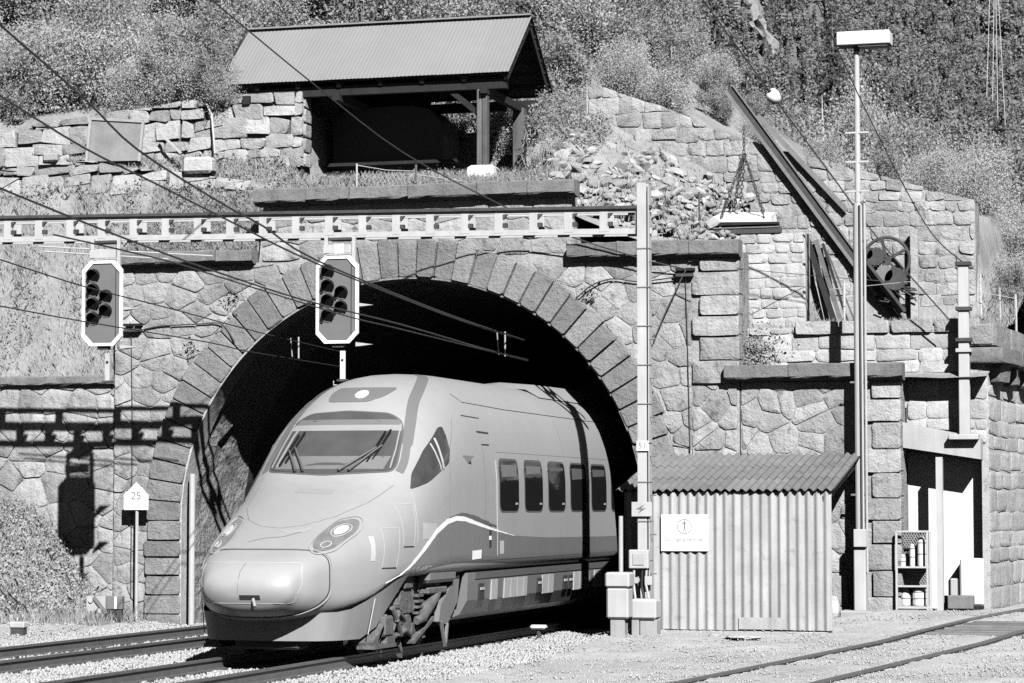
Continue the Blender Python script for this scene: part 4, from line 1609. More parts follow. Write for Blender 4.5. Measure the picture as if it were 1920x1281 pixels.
# mast: two flanges and a web, step irons, clamps
mx = 5.285
ms = MB().box(mx - 0.09, mx + 0.06, GY - 0.10, GY - 0.085, -0.2, 7.16).box(mx - 0.09, mx + 0.06, GY + 0.085, GY + 0.10, -0.2, 7.16).box(mx - 0.05, mx - 0.035, GY - 0.085, GY + 0.085, -0.2, 7.16).build("mast", PAINT, gan)
MB().box(mx + 0.085, mx + 0.10, GY - 0.10, GY + 0.10, -0.2, 7.14).build("mast_flange", PAINT, gan)
MB().box(mx + 0.061, mx + 0.0849, GY - 0.07, GY + 0.07, -0.2, 7.10).build("mast_web", IRON, gan)
for i in range(9):
    z = 6.1 - i * 0.62
    MB().box(mx - 0.10, mx + 0.105, GY - 0.112, GY + 0.112, z, z + 0.015).build("mast_strap", IRONL, gan)
    MB().tube([(mx + 0.10, GY - 0.05, z - 0.2), (mx + 0.20, GY - 0.05, z - 0.2)], 0.012, 6).build("step_iron", IRONL, gan)
MB().box(mx - 0.2, mx + 0.2, GY - 0.2, GY + 0.2, -0.25, 0.0, 0.02).build("footing", CONC, gan)
# number plate
np_ = tag(MB().box(mx - 0.10, mx + 0.09, GY - 0.135, GY - 0.115, 2.88, 3.04, 0.004).build("number_plate", WHITE), "small white plate numbered 51 on the gantry mast", "plate")
text_mesh("51", 0.13, (mx - 0.005, GY - 0.138, 2.96), np_, DARKPRINT)
# warning plate with flash
c = at(1203, 955, GY - 0.13)
wp = tag(MB().box(c.x - 0.16, c.x + 0.17, GY - 0.15, GY - 0.13, c.z - 0.115, c.z + 0.115, 0.004).build("warning_plate", PAINT), "pale warning plate with a flash symbol on the gantry mast", "sign")
MB().prism([(c.x - 0.09, c.z - 0.0), (c.x + 0.05, c.z + 0.075), (c.x + 0.0, c.z + 0.01), (c.x + 0.08, c.z + 0.02), (c.x - 0.06, c.z - 0.07), (c.x - 0.01, c.z - 0.005)], GY - 0.153, GY - 0.149).build("flash_symbol", TRAINBAND, wp)


# ------------------------------------------------------------------ signals
def signal(label, cx, ztop, plate=None):
    w, h = 0.735, 1.44
    y = GY - 0.22
    t = thing("railway_signal", label, "signal", (cx, y, ztop - h), "signals hanging from the gantry")
    k = 0.15

    def octo(s):
        a, b = w / 2 - s, h - s
        return [(cx - a + k, ztop - b), (cx + a - k, ztop - b), (cx + a, ztop - b + k * 1.05), (cx + a, ztop - s - k * 1.05), (cx + a - k, ztop - s), (cx - a + k, ztop - s), (cx - a, ztop - s - k * 1.05), (cx - a, ztop - b + k * 1.05)]
    MB().prism(octo(0.01), y, y + 0.02).build("board", SIGFACE, t)
    o_, i_ = octo(0), octo(0.048)
    vs = [(x, yy, z) for yy in (y - 0.022, y + 0.022) for x, z in o_] + [(x, yy, z) for yy in (y - 0.022, y + 0.022) for x, z in i_]
    fs = []
    for j in range(8):
        q = (j + 1) % 8
        fs += [(j, q, 16 + q, 16 + j), (8 + j, 24 + j, 24 + q, 8 + q), (j, 8 + j, 8 + q, q), (16 + j, 16 + q, 24 + q, 24 + j)]
    MB().add(vs, fs).build("white_border", WHITE, t)
    MB().box(cx + 0.235, cx + 0.245, y - 0.006, y, ztop - h + 0.12, ztop - 0.16).build("door_gap", BLACK, t)
    for (u, v) in ((-0.165, 0.245), (-0.168, 0.49), (0.07, 0.60), (-0.168, 0.73), (0.065, 0.845), (-0.165, 0.975)):
        c = Vector((cx + u, y - 0.004, ztop - v))
        l = MB().disc((c.x, c.y - 0.003, c.z), (0, 1, 0), 0.10, 0.012, 20).build("lamp", LENS, t)
        mb = MB()
        vs, fs = [], []
        n = 14
        for i in range(n + 1):
            a = math.radians(-35 + 250 * i / n)
            for (r, d) in ((0.116, 0.0), (0.108, 0.0)):
                dd = 0.20 * max(0.12, math.sin((a + math.radians(35)) / math.radians(250) * math.pi) ** 0.6)
                vs.append((c.x + r * math.cos(a), c.y, c.z + r * math.sin(a)))
                vs.append((c.x + r * math.cos(a) * 0.9 + 0.045 * dd / 0.2, c.y - dd, c.z + r * math.sin(a) * 0.9 - 0.02 * dd / 0.2))
        for i in range(n):
            a = i * 4
            b = a + 4
            fs += [(a, a + 1, b + 1, b), (a + 2, b + 2, b + 3, a + 3), (a + 1, a + 3, b + 3, b + 1)]
        mb.add(vs, fs)
        mb.build("hood", BLACK, l, smooth=True)
        MB().ring((c.x, c.y - 0.004, c.z), (0, 1, 0), 0.113, 0.007, 20, 6).build("lamp_rim", IRONL, l)
        MB().disc((c.x - 0.10, c.y - 0.01, c.z - 0.105), (0, 1, 0), 0.02, 0.03, 8).build("lamp_bolt", BLACK, l)
    # hanger cage behind and above the board
    zt = gz(cx) - 0.40
    mb = MB()
    for s in (-0.22, 0.26):
        mb.box(cx + s - 0.03, cx + s + 0.03, y + 0.05, y + 0.10, ztop - 0.5, zt + 0.02)
    mb.build("hanger", PAINT, t)
    MB().box(cx - 0.26, cx + 0.22, y + 0.03, y + 0.05, ztop + 0.05, ztop + 0.19).build("hanger_plate", PAINT, t)
    MB().box(cx - 0.2, cx + 0.2, y + 0.06, y + 0.35, zt - 0.05, zt - 0.01).build("hanger_beam", IRON, t)
    MB().tube([(cx - 0.2, y + 0.02, ztop + 0.025), (cx + 0.24, y + 0.02, ztop + 0.025)], 0.012, 6).build("tie_rod", PAINT, t)
    for z in (ztop - 0.77, ztop - h + 0.02):
        MB().add([(cx + 0.3, y + 0.05, z), (cx + 0.3, y + 0.3, z - 0.02), (cx + 0.52, y + 0.3, z - 0.025), (cx + 0.3, y + 0.3, z - 0.07), (cx + 0.3, y + 0.05, z - 0.07)], [(0, 1, 2), (2, 3, 4), (0, 2, 4), (0, 4, 3, 1), (1, 3, 2)]).build("foot_step", GALV, t)
    MB().box(cx - 0.10, cx + 0.10, y + 0.03, y + 0.13, ztop - h - 0.06, ztop - h + 0.1).build("lower_bracket", IRON, t)
    lo = MB().box(cx + 0.03, cx + 0.11, y + 0.06, y + 0.10, ztop - h - 0.58, ztop - h - 0.12).build("lower_arm", WHITE if plate else PAINT, t)
    MB().disc((cx + 0.07, y + 0.055, ztop - h - 0.27), (0, 1, 0), 0.022, 0.014, 10).build("arm_hole", BLACK, lo)
    MB().box(cx - 0.02, cx + 0.16, y + 0.04, y + 0.12, ztop - h - 0.62, ztop - h - 0.585).build("arm_foot", IRON, lo)
    if plate:
        MB().tube([(cx - 0.09, y + 0.08, ztop - h - 0.61), (cx - 0.09, y + 0.08, ztop - h - 0.68), (cx + 0.22, y + 0.08, ztop - h - 0.68), (cx + 0.22, y + 0.08, ztop - h - 0.61)], 0.012, 6).build("end_hook", PAINT, lo)
        pl = MB().box(cx - 0.07, cx + 0.10, y + 0.015, y + 0.028, ztop + 0.045, ztop + 0.20).build("signal_plate", WHITE, t)
        text_mesh("L17", 0.075, (cx + 0.015, y + 0.013, ztop + 0.12), pl, PRINT)
    return t


c = at(193, 489, GY - 0.22)
signal("hanging railway signal at the far left of the gantry, in front of the grass slope", c.x, c.z)
c = at(633, 480, GY - 0.22)
signal("hanging railway signal in front of the tunnel arch, plate above it", c.x, c.z, True)
mb = MB()
for a, b in (((-5.3, 6.43), (-2.1, 6.18)), ((-5.2, 6.34), (-2.9, 6.15))):
    mb.tube([(a[0], GY - 0.05, a[1]), (b[0], GY - 0.05, b[1])], 0.015, 6)
tag(mb.build("signal_stay", PAINT), "thin pale stay rods below the gantry beside the left signal", "rod")

# ================================================================== CORRUGATED HUT
HX0, HX1, HY0, HY1 = 4.80, 8.15, -3.30, -0.75
hut = thing("corrugated_hut", "small hut of pale corrugated sheet with a lean-to corrugated roof", "hut", (6.5, -2, 0.0))


def corr_sheet(p0, du, dv, nrm, length, height, pitch, amp, material, name, parent, phase=0.0, th=0.004, wob=0.0):
    """corrugated sheet: waves along du"""
    p0, du, dv, nrm = Vector(p0), Vector(du).normalized(), Vector(dv).normalized(), Vector(nrm).normalized()
    k = int(length / pitch * 8)
    vs, fs = [], []
    for i in range(k + 1):
        s = length * i / k
        w = amp * math.sin(2 * math.pi * (s + phase) / pitch)
        for t, e in ((0.0, random.uniform(-wob, wob)), (height, random.uniform(-wob, wob))):
            for q in (th, 0):
                vs.append(p0 + du * s + dv * (t + e) + nrm * (w + q))
    for i in range(k):
        a, b = i * 4, i * 4 + 4
        fs += [(a, b, b + 2, a + 2), (a + 1, a + 3, b + 3, b + 1), (a, a + 1, b + 1, b), (a + 2, b + 2, b + 3, a + 3)]
    fs += [(0, 2, 3, 1), (4 * k, 4 * k + 1, 4 * k + 3, 4 * k + 2)]
    o = MB().add(vs, fs).build(name, material, parent)
    smooth_angle(o, 50)
    return o


PIT = 0.1475
n = 4
for i in range(n):
    L_ = (HX1 - HX0) / n
    corr_sheet((HX0 + i * L_, HY0 - 0.004 * (i % 2), 0.03 + random.uniform(0, 0.015)), (1, 0, 0), (0, 0, 1), (0, -1, 0), L_ + (0.04 if i < n - 1 else 0), 2.20, PIT, 0.022, HUTTIN, "wall_sheet", hut, phase=i * L_, wob=0.006)
for i in range(3):
    L_ = (HY1 - HY0) / 3
    corr_sheet((HX0, HY0 + i * L_, 0.03), (0, 1, 0), (0, 0, 1), (-1, 0, 0), L_, 2.22 + 0.16 * i, PIT, 0.022, HUTTIN, "wall_sheet", hut, phase=i * L_)
MB().beam((HX1 - 0.06, HY0 + 0.07, 0.0), (HX1 - 0.06, HY0 + 0.07, 2.15), 0.09, 0.09).build("corner_post", TIMBER, hut)
MB().beam((HX1 - 0.10, HY0, 2.12), (HX1 - 0.10, -0.2, 2.74), 0.07, 0.10).build("rafter", TIMBER, hut)
# roof sheets in three overlapping rows
RX0, RX1 = 4.66, 8.22
ra, rb_ = Vector((0, -3.385, 2.262)), Vector((0, -0.35, 2.87))
sl = (rb_ - ra)
L_ = sl.length
dv = sl.normalized()
nr = Vector((0, -dv.z, dv.y))
for r in range(3):
    for i in range(4):
        w_ = (RX1 - RX0) / 4
        p = Vector((RX0 + i * w_, 0, 0)) + ra + dv * (L_ / 3 * r - (0.06 if r else 0)) + nr * (0.010 * r + 0.004 * (i % 2))
        corr_sheet(p, (1, 0, 0), dv, nr, w_ + (0.03 if i < 3 else 0), L_ / 3 + 0.06, PIT * 0.92, 0.022, HUTROOF, "roof_sheet", hut, phase=i * w_, wob=0.015)
MB().beam((HX0, HY0 + 0.06, 2.2), (HX1, HY0 + 0.06, 2.2), 0.08, 0.08).build("wall_plate", TIMBER, hut)
MB().box(HX0 + 0.1, HX1 - 0.05, HY0 - 0.02, HY0 + 0.2, -0.12, 0.02, 0.02).build("plinth", CONC, hut)
MB().box(6.66, 7.42, HY0 - 0.036, HY0 - 0.028, 0.05, 0.24).build("patch_sheet", HUTTIN, hut)
hs = tag(MB().box(5.40, 6.17, HY0 - 0.055, HY0 - 0.042, 1.285, 1.87, 0.004).build("prohibition_sign", WHITE), "white no-passage notice with a striding figure on the hut wall", "sign")
yy = HY0 - 0.0565
text_mesh("Durchgang verboten", 0.086, (5.785, yy, 1.475), hs, PRINT, sx=0.93)
MB().box(5.93, 6.0, yy - 0.001, yy + 0.002, 1.36, 1.378).build("faint_mark", mat("very_faint_print", 0.62, 0.03, 4, 40, bump=0), hs)
MB().prism([(5.775, 1.77), (5.795, 1.77), (5.795, 1.745), (5.84, 1.74), (5.84, 1.73), (5.797, 1.73), (5.795, 1.66), (5.81, 1.60), (5.798, 1.60), (5.785, 1.65), (5.772, 1.60), (5.76, 1.60), (5.775, 1.66), (5.773, 1.73), (5.73, 1.73), (5.73, 1.74), (5.775, 1.745)], yy - 0.002, yy + 0.001).build("figure_symbol", TRAINBAND, hs)
MB().ring((5.785, yy, 1.68), (0, 1, 0), 0.115, 0.006, 28, 4).build("prohibition_ring", PRINT, hs)
# loose stones at the foot of the hut
for (px, py, r, lab) in ((1340, 1192, 0.10, "round white stone in front of the corrugated hut"), (1395, 1195, 0.16, "long flat pale stone in front of the corrugated hut")):
    c = at_z(px, py, 0.0)
    mb = MB()
    bm = bmesh.new()
    bmesh.ops.create_icosphere(bm, subdivisions=2, radius=1)
    fl = 0.42 if r < 0.12 else 0.22
    for v in bm.verts:
        k = 1 + 0.18 * mnoise.noise(v.co * 2.1 + Vector((px, 0, 0)))
        v.co = Vector((v.co.x * r * k * (1 if r < .12 else 1.9), v.co.y * r * k, v.co.z * r * fl * k * 1.2))
    mb.add([c + v.co for v in bm.verts], [[v.index for v in f.verts] for f in bm.faces])
    bm.free()
    tag(mb.build("loose_stone", PALE), lab, "stone")

# ================================================================== CABINETS by the mast
cb = thing("cable_cabinet", "tall white cable cabinet with a lid left of the gantry mast", "cabinet", (5.08, -4.75, -0.12))
MB().box(4.95, 5.18, -4.95, -4.72, -0.14, 0.26, 0.01).build("pedestal", CONC, cb)
MB().box(4.90, 5.25, -5.0, -4.66, 0.261, 0.74, 0.03).build("housing", PAINT, cb)
MB().box(4.88, 5.27, -5.02, -4.64, 0.742, 0.98, 0.03).build("lid", PAINT, cb)
cb2 = thing("cable_box", "low pale cable box at the foot of the gantry mast", "cabinet", (5.4, -4.5, -0.1))
MB().box(5.22, 5.34, -4.66, -4.5, -0.12, 0.24, 0.01).build("leg", CONC, cb2)
MB().box(5.35, 5.62, -4.64, -4.35, -0.12, 0.24, 0.01).build("pedestal", CONC, cb2)
MB().box(5.20, 5.62, -4.70, -4.30, 0.242, 0.56, 0.035).build("housing", PAINT, cb2)
cb3 = thing("junction_box", "small square junction box on the gantry mast", "box", (5.22, -4.2, 1.0))
MB().box(5.08, 5.40, -4.26, -4.12, 1.02, 1.32, 0.015).build("housing", PAINT, cb3)
MB().box(5.15, 5.33, -4.275, -4.262, 1.08, 1.26, 0.004).build("door", GALV, cb3)
for i, (dx, z) in enumerate(((0.0, 0.8), (0.13, 0.75), (0.2, 0.78))):
    MB().tube([(5.16 + dx, -4.2, 1.02), (5.15 + dx, -4.22, z), (5.2 + dx * 1.1, -4.3, 0.55)], 0.02, 6).build("cable", GALV if i != 1 else BLACK, cb3)
MB().disc((5.20, -4.22, 0.84), (0, 1, 0), 0.05, 0.05, 10).build("cable_gland", GALV, cb3)
MB().box(5.33, 5.45, -4.24, -4.14, 0.76, 0.90, 0.01).build("terminal_box", PAINT, cb3)
tag(MB().tube([(4.93, -4.15, 0.0), (4.93, -4.15, 1.85)], 0.035, 8).build("thin_post", PAINT), "thin pale post just left of the gantry mast", "post")

# lineside bits
c = at_z(1010, 1203, -0.2)
pm = thing("track_magnet", "small white topped marker on a stalk beside the train track", "marker", c)
MB().box(c.x - 0.13, c.x + 0.13, c.y - 0.09, c.y + 0.09, 0.0, 0.07, 0.025).build("cap", WHITEWASH, pm)
MB().tube([(c.x, c.y, -0.25), (c.x, c.y, 0.0)], 0.035, 8).build("stalk", IRON, pm)
c = at_z(35, 1188, -0.15)
bx_ = thing("track_box", "small pale box beside the left track at the frame edge", "box", (c.x, c.y, -0.2))
MB().box(c.x - 0.14, c.x + 0.14, c.y - 0.1, c.y + 0.1, -0.06, 0.05, 0.02).build("lid", PAINT, bx_)
MB().box(c.x - 0.12, c.x + 0.12, c.y - 0.08, c.y + 0.08, -0.25, -0.061, 0.01).build("housing", IRON, bx_)
# kilometre board 25
kb = thing("speed_board", "white gabled board numbered 25 on a post by the left jamb", "sign", (-5.10, -0.35, -0.1))
bz = 1.94
MB().prism([(-5.34, bz), (-4.86, bz), (-4.86, bz + 0.27), (-5.10, bz + 0.50), (-5.34, bz + 0.27)], -0.37, -0.35).build("board", WHITE, kb)
text_mesh("25", 0.21, (-5.10, -0.373, bz + 0.255), kb, TRAINBAND)
for a, b in ((-5.21, -5.15), (-5.06, -4.94)):
    MB().box(a, b, -0.372, -0.3695, bz + 0.06, bz + 0.11).build("faint_mark", MATS["very_faint_print"], kb)
MB().tube([(-5.10, -0.32, -0.1), (-5.10, -0.32, bz + 0.3)], 0.03, 8).build("post", GALV, kb)
# dwarf signal
dw = thing("dwarf_signal", "low three-lamp dwarf signal at the foot of the left jamb", "signal", (-5.3, -1.2, -0.1))
MB().add([(-5.67, -1.22, 0.06), (-5.30, -1.22, 0.06), (-5.30, -1.22, 0.14), (-5.30, -1.22, 0.40), (-5.67, -1.22, 0.40), (-5.67, -1.10, 0.06), (-5.30, -1.10, 0.06), (-5.30, -1.10, 0.14), (-5.30, -1.10, 0.40), (-5.67, -1.10, 0.40)],
         [(0, 1, 2, 3, 4), (9, 8, 7, 6, 5), (0, 5, 6, 1), (1, 6, 8, 3), (3, 8, 9, 4), (4, 9, 5, 0)]).build("lamp_case", GALV, dw)
MB().beam((-5.52, -1.24, 0.38), (-5.28, -1.24, 0.10), 0.03, 0.06).build("front_bar", IRONL, dw)
for (x, z) in ((-5.58, 0.32), (-5.58, 0.13), (-5.40, 0.13)):
    MB().disc((x, -1.235, z), (0, 1, 0), 0.045, 0.03, 14).build("lamp", PAINT, dw)
MB().box(-5.28, -4.98, -1.21, -1.09, 0.16, 0.40, 0.01).build("indicator_case", IRONL, dw)
MB().box(-5.12, -5.08, -1.225, -1.211, 0.17, 0.39).build("white_bar", WHITE, dw)
MB().box(-5.25, -5.0, -1.19, -1.10, -0.15, 0.159).build("stand", IRON, dw)
MB().box(-5.62, -5.35, -1.19, -1.10, -0.15, 0.059).build("stand", IRON, dw)

# ================================================================== LIGHT POLE
lp = thing("lamp_post", "tall pale lamp post with a box lantern right of the hut", "lamp post", (8.17, -0.4, 0.25))
lx = 8.17
MB().tube([(lx, -0.4, 0.25), (lx, -0.4, 7.15)], 0.085, 14).build("lower_pole", PAINT, lp)
MB().tube([(lx, -0.4, 7.15), (lx, -0.4, 9.78)], [0.052, 0.045], 12).build("upper_pole", PAINT, lp)
MB().tube([(lx, -0.4, 9.74), (lx, -0.4, 9.86)], 0.055, 12).build("collar", IRON, lp)
MB().tube([(lx + 0.12, -0.46, 0.9), (lx + 0.12, -0.46, 7.2)], 0.022, 8).build("conduit", GALV, lp)
MB().tube([(lx + 0.04, -0.50, 1.4), (lx + 0.04, -0.50, 7.1)], 0.018, 8).build("conduit", IRON, lp)
for z in (8.35, 7.85, 7.35, 6.5, 4.1, 2.2):
    w_ = 0.2 if z > 7 else 0.15
    MB().beam((lx - w_, -0.43, z), (lx + w_, -0.43, z), 0.03, 0.03).build("step_bar", PAINT if z > 7 else IRONL, lp)
MB().box(lx - 0.09, lx + 0.13, -0.60, -0.46, 1.32, 1.62, 0.01).build("fuse_box", PAINT, lp)
MB().box(lx - 0.10, lx + 0.10, -0.53, -0.28, 0.24, 1.30, 0.015).build("pole_casing", PAINT, lp)
MB().box(lx - 0.32, lx + 0.22, -0.72, -0.15, -0.05, 0.26, 0.03).build("footing", CONC, lp)
ln = MB().box(7.86, 8.76, -0.62, -0.22, 9.83, 10.06, 0.012).build("lantern", WHITEWASH, lp)
MB().box(8.22, 8.72, -0.58, -0.26, 9.80, 9.829).build("diffuser", IRONL, ln)

# ================================================================== LEAN-TO on the right
lt = thing("concrete_lean_to", "whitewashed concrete lean-to with a sloping slab roof against the right wall", "lean-to", (9.4, 0.5, 0.2))
vs = []
for (x, zt, zb) in ((8.72, 3.40, 2.96), (10.12, 3.10, 2.74)):
    for yy in (0.28, 1.0):
        dz = 0.06 if yy > 0 else 0
        vs += [(x, yy, zb + dz), (x, yy, zt + dz)]
MB().add(vs, [(0, 1, 5, 4), (2, 6, 7, 3), (1, 3, 7, 5), (0, 4, 6, 2), (0, 2, 3, 1), (4, 5, 7, 6)]).build("roof_slab", mat("pale_concrete", 0.36, 0.14, 2.0, 40, bump=0.3, streak=0.18), lt)
MB().box(8.80, 10.09, 0.96, 1.25, 0.0, 2.95).build("back_wall", WHITEWASH, lt)
MB().box(9.36, 9.47, 0.272, 0.40, 0.15, 2.84).build("post", PAINT, lt)
# wire cage with drums and bottles
cx0, cx1, cy0, cy1, cz0, cz1 = 8.74, 9.26, -0.15, 0.22, 0.30, 1.58
cg = thing("wire_cage", "tall wire mesh cage of cans and bottles in the lean-to", "cage", (9.0, 0.2, 0.25))
mb = MB()
for x in (cx0, cx1):
    for y in (cy0, cy1):
        mb.beam((x, y, cz0 - 0.06), (x, y, cz1), 0.035, 0.035)
mb.build("corner_post", PAINT, cg)
for z in (cz0, 0.66, 0.98, cz1):
    mb = MB()
    mb.box(cx0, cx1, cy0 - 0.018, cy0 + 0.018, z - 0.015, z + 0.015)
    mb.box(cx0, cx1, cy1 - 0.018, cy1 + 0.018, z - 0.015, z + 0.015)
    mb.build("rail", PAINT, cg)
for z in (cz0 + 0.02, 0.66, 0.98):
    MB().box(cx0 + 0.02, cx1 - 0.02, cy0 + 0.02, cy1 - 0.02, z - 0.006, z + 0.006).build("shelf", GALV, cg)
mb = MB()
for i in range(-12, 24):
    for sgn in (1, -1):
        a0 = cx0 + i * 0.045
        p = [(a0, 0.98), (a0 + sgn * 0.36, 1.57)]
        pts = clip([(p[0][0], p[0][1]), (p[1][0], p[1][1]), (p[1][0] + 1e-4, p[1][1])], 1, 0, cx1)
        pts = clip(pts, -1, 0, -cx0) if len(pts) >= 2 else []
        if len(pts) >= 2:
            mb.beam((pts[0][0], cy1, pts[0][1]), (pts[1][0], cy1, pts[1][1]), 0.006, 0.006, (0, 1, 0))
        p = [(a0, 0.67), (a0 + sgn * 0.19, 0.97)]
        pts = clip([(p[0][0], p[0][1]), (p[1][0], p[1][1]), (p[1][0] + 1e-4, p[1][1])], 1, 0, cx1)
        pts = clip(pts, -1, 0, -cx0) if len(pts) >= 2 else []
        if len(pts) >= 2:
            mb.beam((pts[0][0], cy1, pts[0][1]), (pts[1][0], cy1, pts[1][1]), 0.006, 0.006, (0, 1, 0))
mb.build("wire_mesh", GALV, cg)
MB().box(cx0, cx1, cy1 + 0.02, cy1 + 0.03, 0.3, 1.57).build("back_sheet", TRAINDARK, cg)


def can(x, y, z, r, h, lab, neck=True):
    t = thing("can", lab, "can", (x, y, z))
    mb = MB().tube([(x, y, z), (x, y, z + 0.02), (x, y, z + h * 0.8), (x, y, z + h * 0.92), (x, y, z + h)], [r * 0.95, r, r, r * 0.75 if neck else r, r * 0.45 if neck else r * 0.95], 16)
    mb.build("drum", WHITEWASH, t, smooth=False)
    MB().ring((x, y, z + h * 0.42), (0, 0, 1), r, 0.008, 18, 5).ring((x, y, z + h * 0.80), (0, 0, 1), r, 0.008, 18, 5).build("hoop", IRONL, t)


can(8.86, 0.03, cz0 + 0.03, 0.085, 0.30, "narrow white can on the bottom shelf of the cage")
can(9.09, 0.03, cz0 + 0.03, 0.125, 0.29, "wide white drum on the bottom shelf of the cage", False)
can(8.98, 0.03, 0.99, 0.045, 0.38, "slim white bottle on the upper shelf of the cage")
can(9.14, 0.03, 0.99, 0.075, 0.50, "tall white canister on the upper shelf of the cage")
can(8.82, 0.03, 0.99, 0.05, 0.2, "short white can at the left of the upper cage shelf")
tag(MB().box(9.55, 9.98, 0.15, 0.4, 0.27, 0.50, 0.015).build("grey_crate", IRONL), "low grey crate on the ground under the lean-to", "crate")
tag(MB().box(9.56, 9.68, 0.45, 0.62, 0.27, 0.78, 0.02).build("grey_canister", GALV), "small grey canister standing behind the low crate", "canister")
wb = tag(MB().box(9.72, 10.12, 0.5, 0.9, 0.32, 1.12, 0.03).build("white_bin", WHITEWASH), "white box bin under the right end of the lean-to", "bin")
tag(MB().box(9.92, 10.14, 0.22, 0.42, 0.24, 0.33, 0.01).build("black_block", BLACK), "small black block right of the low grey crate", "block")
c = at_z(1572, 1148, 0.1)
mbs = MB()
bm = bmesh.new()
bmesh.ops.create_icosphere(bm, subdivisions=2, radius=1)
mbs.add([(7.72 + v.co.x * 0.2 * (1 + 0.3 * mnoise.noise(v.co * 1.7)), -0.9 + v.co.y * 0.14, 0.26 + v.co.z * (0.24 + 0.14 * mnoise.noise(v.co * 2.3 + Vector((3, 1, 2))))) for v in bm.verts], [[v.index for v in f.verts] for f in bm.faces])
bm.free()
tag(mbs.build("white_sack", PALE, smooth=True), "white sack slumped at the right corner of the hut", "sack")

# mast on the lean-to roof
wm = thing("wall_mast", "short pale banded mast standing on the lean-to roof", "mast", (9.86, 0.28, 3.2))
MB().box(9.77, 9.95, 0.2, 0.36, 3.2, 6.16, 0.01).build("column", PAINT, wm)
for z in (6.10, 5.33, 4.80, 4.62):
    MB().box(9.73, 9.99, 0.16, 0.40, z, z + 0.06).build("band", IRON if z > 4.7 else PAINT, wm)
MB().box(9.6, 10.1, 0.1, 0.46, 3.13, 3.22, 0.01).build("base_plate", PAINT, wm)

# ================================================================== CRANE and its load
cr = thing("derrick_crane", "old derrick crane with a slanting iron jib and hand wheel on the terrace", "crane", (8.4, 2.2, 5.2))
tip, foot = Vector((5.20, 3.40, 9.82)), Vector((8.40, 3.40, 5.35))
dirj = (foot - tip).normalized()
MB().beam(tip, foot, 0.04, 0.14, (0, 0, 1)).build("jib_web", IRON, cr)
off = dirj.cross(Vector((0, 1, 0))).normalized()
if off.z > 0:
    off = -off
MB().beam(tip + off * 0.085, foot - dirj * 0.7 + off * 0.085, 0.12, 0.06).build("jib_flange", IRONL, cr)
MB().beam(tip - off * 0.08, foot - off * 0.08, 0.12, 0.025).build("jib_flange", IRONL, cr)
st0, st1 = tip + dirj * 0.75 - off * 0.12, tip + dirj * 3.2 - off * 0.40
MB().beam(st0, st1, 0.05, 0.09).build("back_stay", IRONL, cr)
wc = Vector((8.14, 3.18, 6.49))
mb = MB().ring(wc, (0, 1, 0), 0.42, 0.03, 40, 8)
mb.disc(wc, (0, 1, 0), 0.09, 0.1, 16)
for k in range(5):
    a = k * 2 * math.pi / 5 + 0.5
    mb.beam(wc, wc + Vector((math.cos(a) * 0.42, 0, math.sin(a) * 0.42)), 0.05, 0.07, (0, 1, 0))
mb.build("hand_wheel", IRON, cr)
for (dx, dz, r, nm) in ((-0.18, 0.06, 0.16, "gear"), (-0.02, -0.26, 0.15, "drum_end"), (0.18, -0.36, 0.2, "gear"), (-0.33, 0.12, 0.10, "gear")):
    c = wc + Vector((dx, -0.06, dz))
    mb = MB().disc(c, (0, 1, 0), r, 0.12, 22)
    for k in range(16):
        a = k * math.pi / 8
        mb.box(c.x + r * math.cos(a) - 0.02, c.x + r * math.cos(a) + 0.02, c.y - 0.04, c.y + 0.04, c.z + r * math.sin(a) - 0.02, c.z + r * math.sin(a) + 0.02)
    mb.build(nm, IRONL if nm == "drum_end" else IRON, cr)
MB().beam(wc + Vector((-0.5, 0, 0.1)), wc + Vector((0.28, 0, -0.95)), 0.10, 0.09).build("winch_frame", IRONL, cr)
MB().beam(wc + Vector((-0.35, -0.1, -0.02)), wc + Vector((0.35, -0.1, -0.95)), 0.06, 0.05).build("winch_frame", IRON, cr)
mb = MB()
for k in range(9):
    a, b = random.uniform(-0.2, 0.35), random.uniform(-0.75, -0.45)
    mb.tube([wc + Vector((a, 0, b)), wc + Vector((a + 0.15, -0.05, b + random.uniform(-.1, .1))), wc + Vector((a + 0.28, 0, b + random.uniform(-.2, .1)))], 0.016, 5)
mb.build("loose_chain", IRON, cr)
tag(MB().box(8.56, 8.70, 3.26, 3.40, 5.2, 7.05, 0.01).build("crane_post", PALE), "pale stone post right of the crane hand wheel", "post")
# load
ld = thing("stone_slab_load", "pale stone slab slung in chains above the terrace", "stone slab", (5.75, 1.65, 7.05))
MB().add([(5.25, 1.5, 7.10), (6.33, 1.5, 7.08), (6.33, 1.5, 7.17), (5.25, 1.5, 7.19), (5.29, 2.0, 7.12), (6.35, 2.0, 7.10), (6.31, 2.0, 7.30), (5.35, 2.0, 7.34)],
         [(0, 1, 2, 3), (7, 6, 5, 4), (0, 4, 5, 1), (3, 2, 6, 7), (0, 3, 7, 4), (1, 5, 6, 2)]).build("slab", mat("new_granite", 0.55, 0.08, 3, 40, bump=0.2), ld)
top = Vector((5.79, 1.75, 8.35))


def chain(p, q, parent, name="chain", r=0.022):
    p, q = Vector(p), Vector(q)
    n = max(3, int((q - p).length / 0.07))
    d = (q - p).normalized()
    s = d.cross(Vector((0, 1, 0))).normalized()
    w = d.cross(s)
    mb = MB()
    for i in range(n):
        c = p + (q - p) * ((i + 0.5) / n)
        ax = s if i % 2 else w
        pts = []
        oth = d.cross(ax)
        for k in range(9):
            a = 2 * math.pi * k / 8
            pts.append(c + d * (0.048 * math.cos(a)) + oth * (r * math.sin(a)))
        mb.tube(pts, 0.009, 5, cap=False)
    return mb.build(name, IRON, parent)


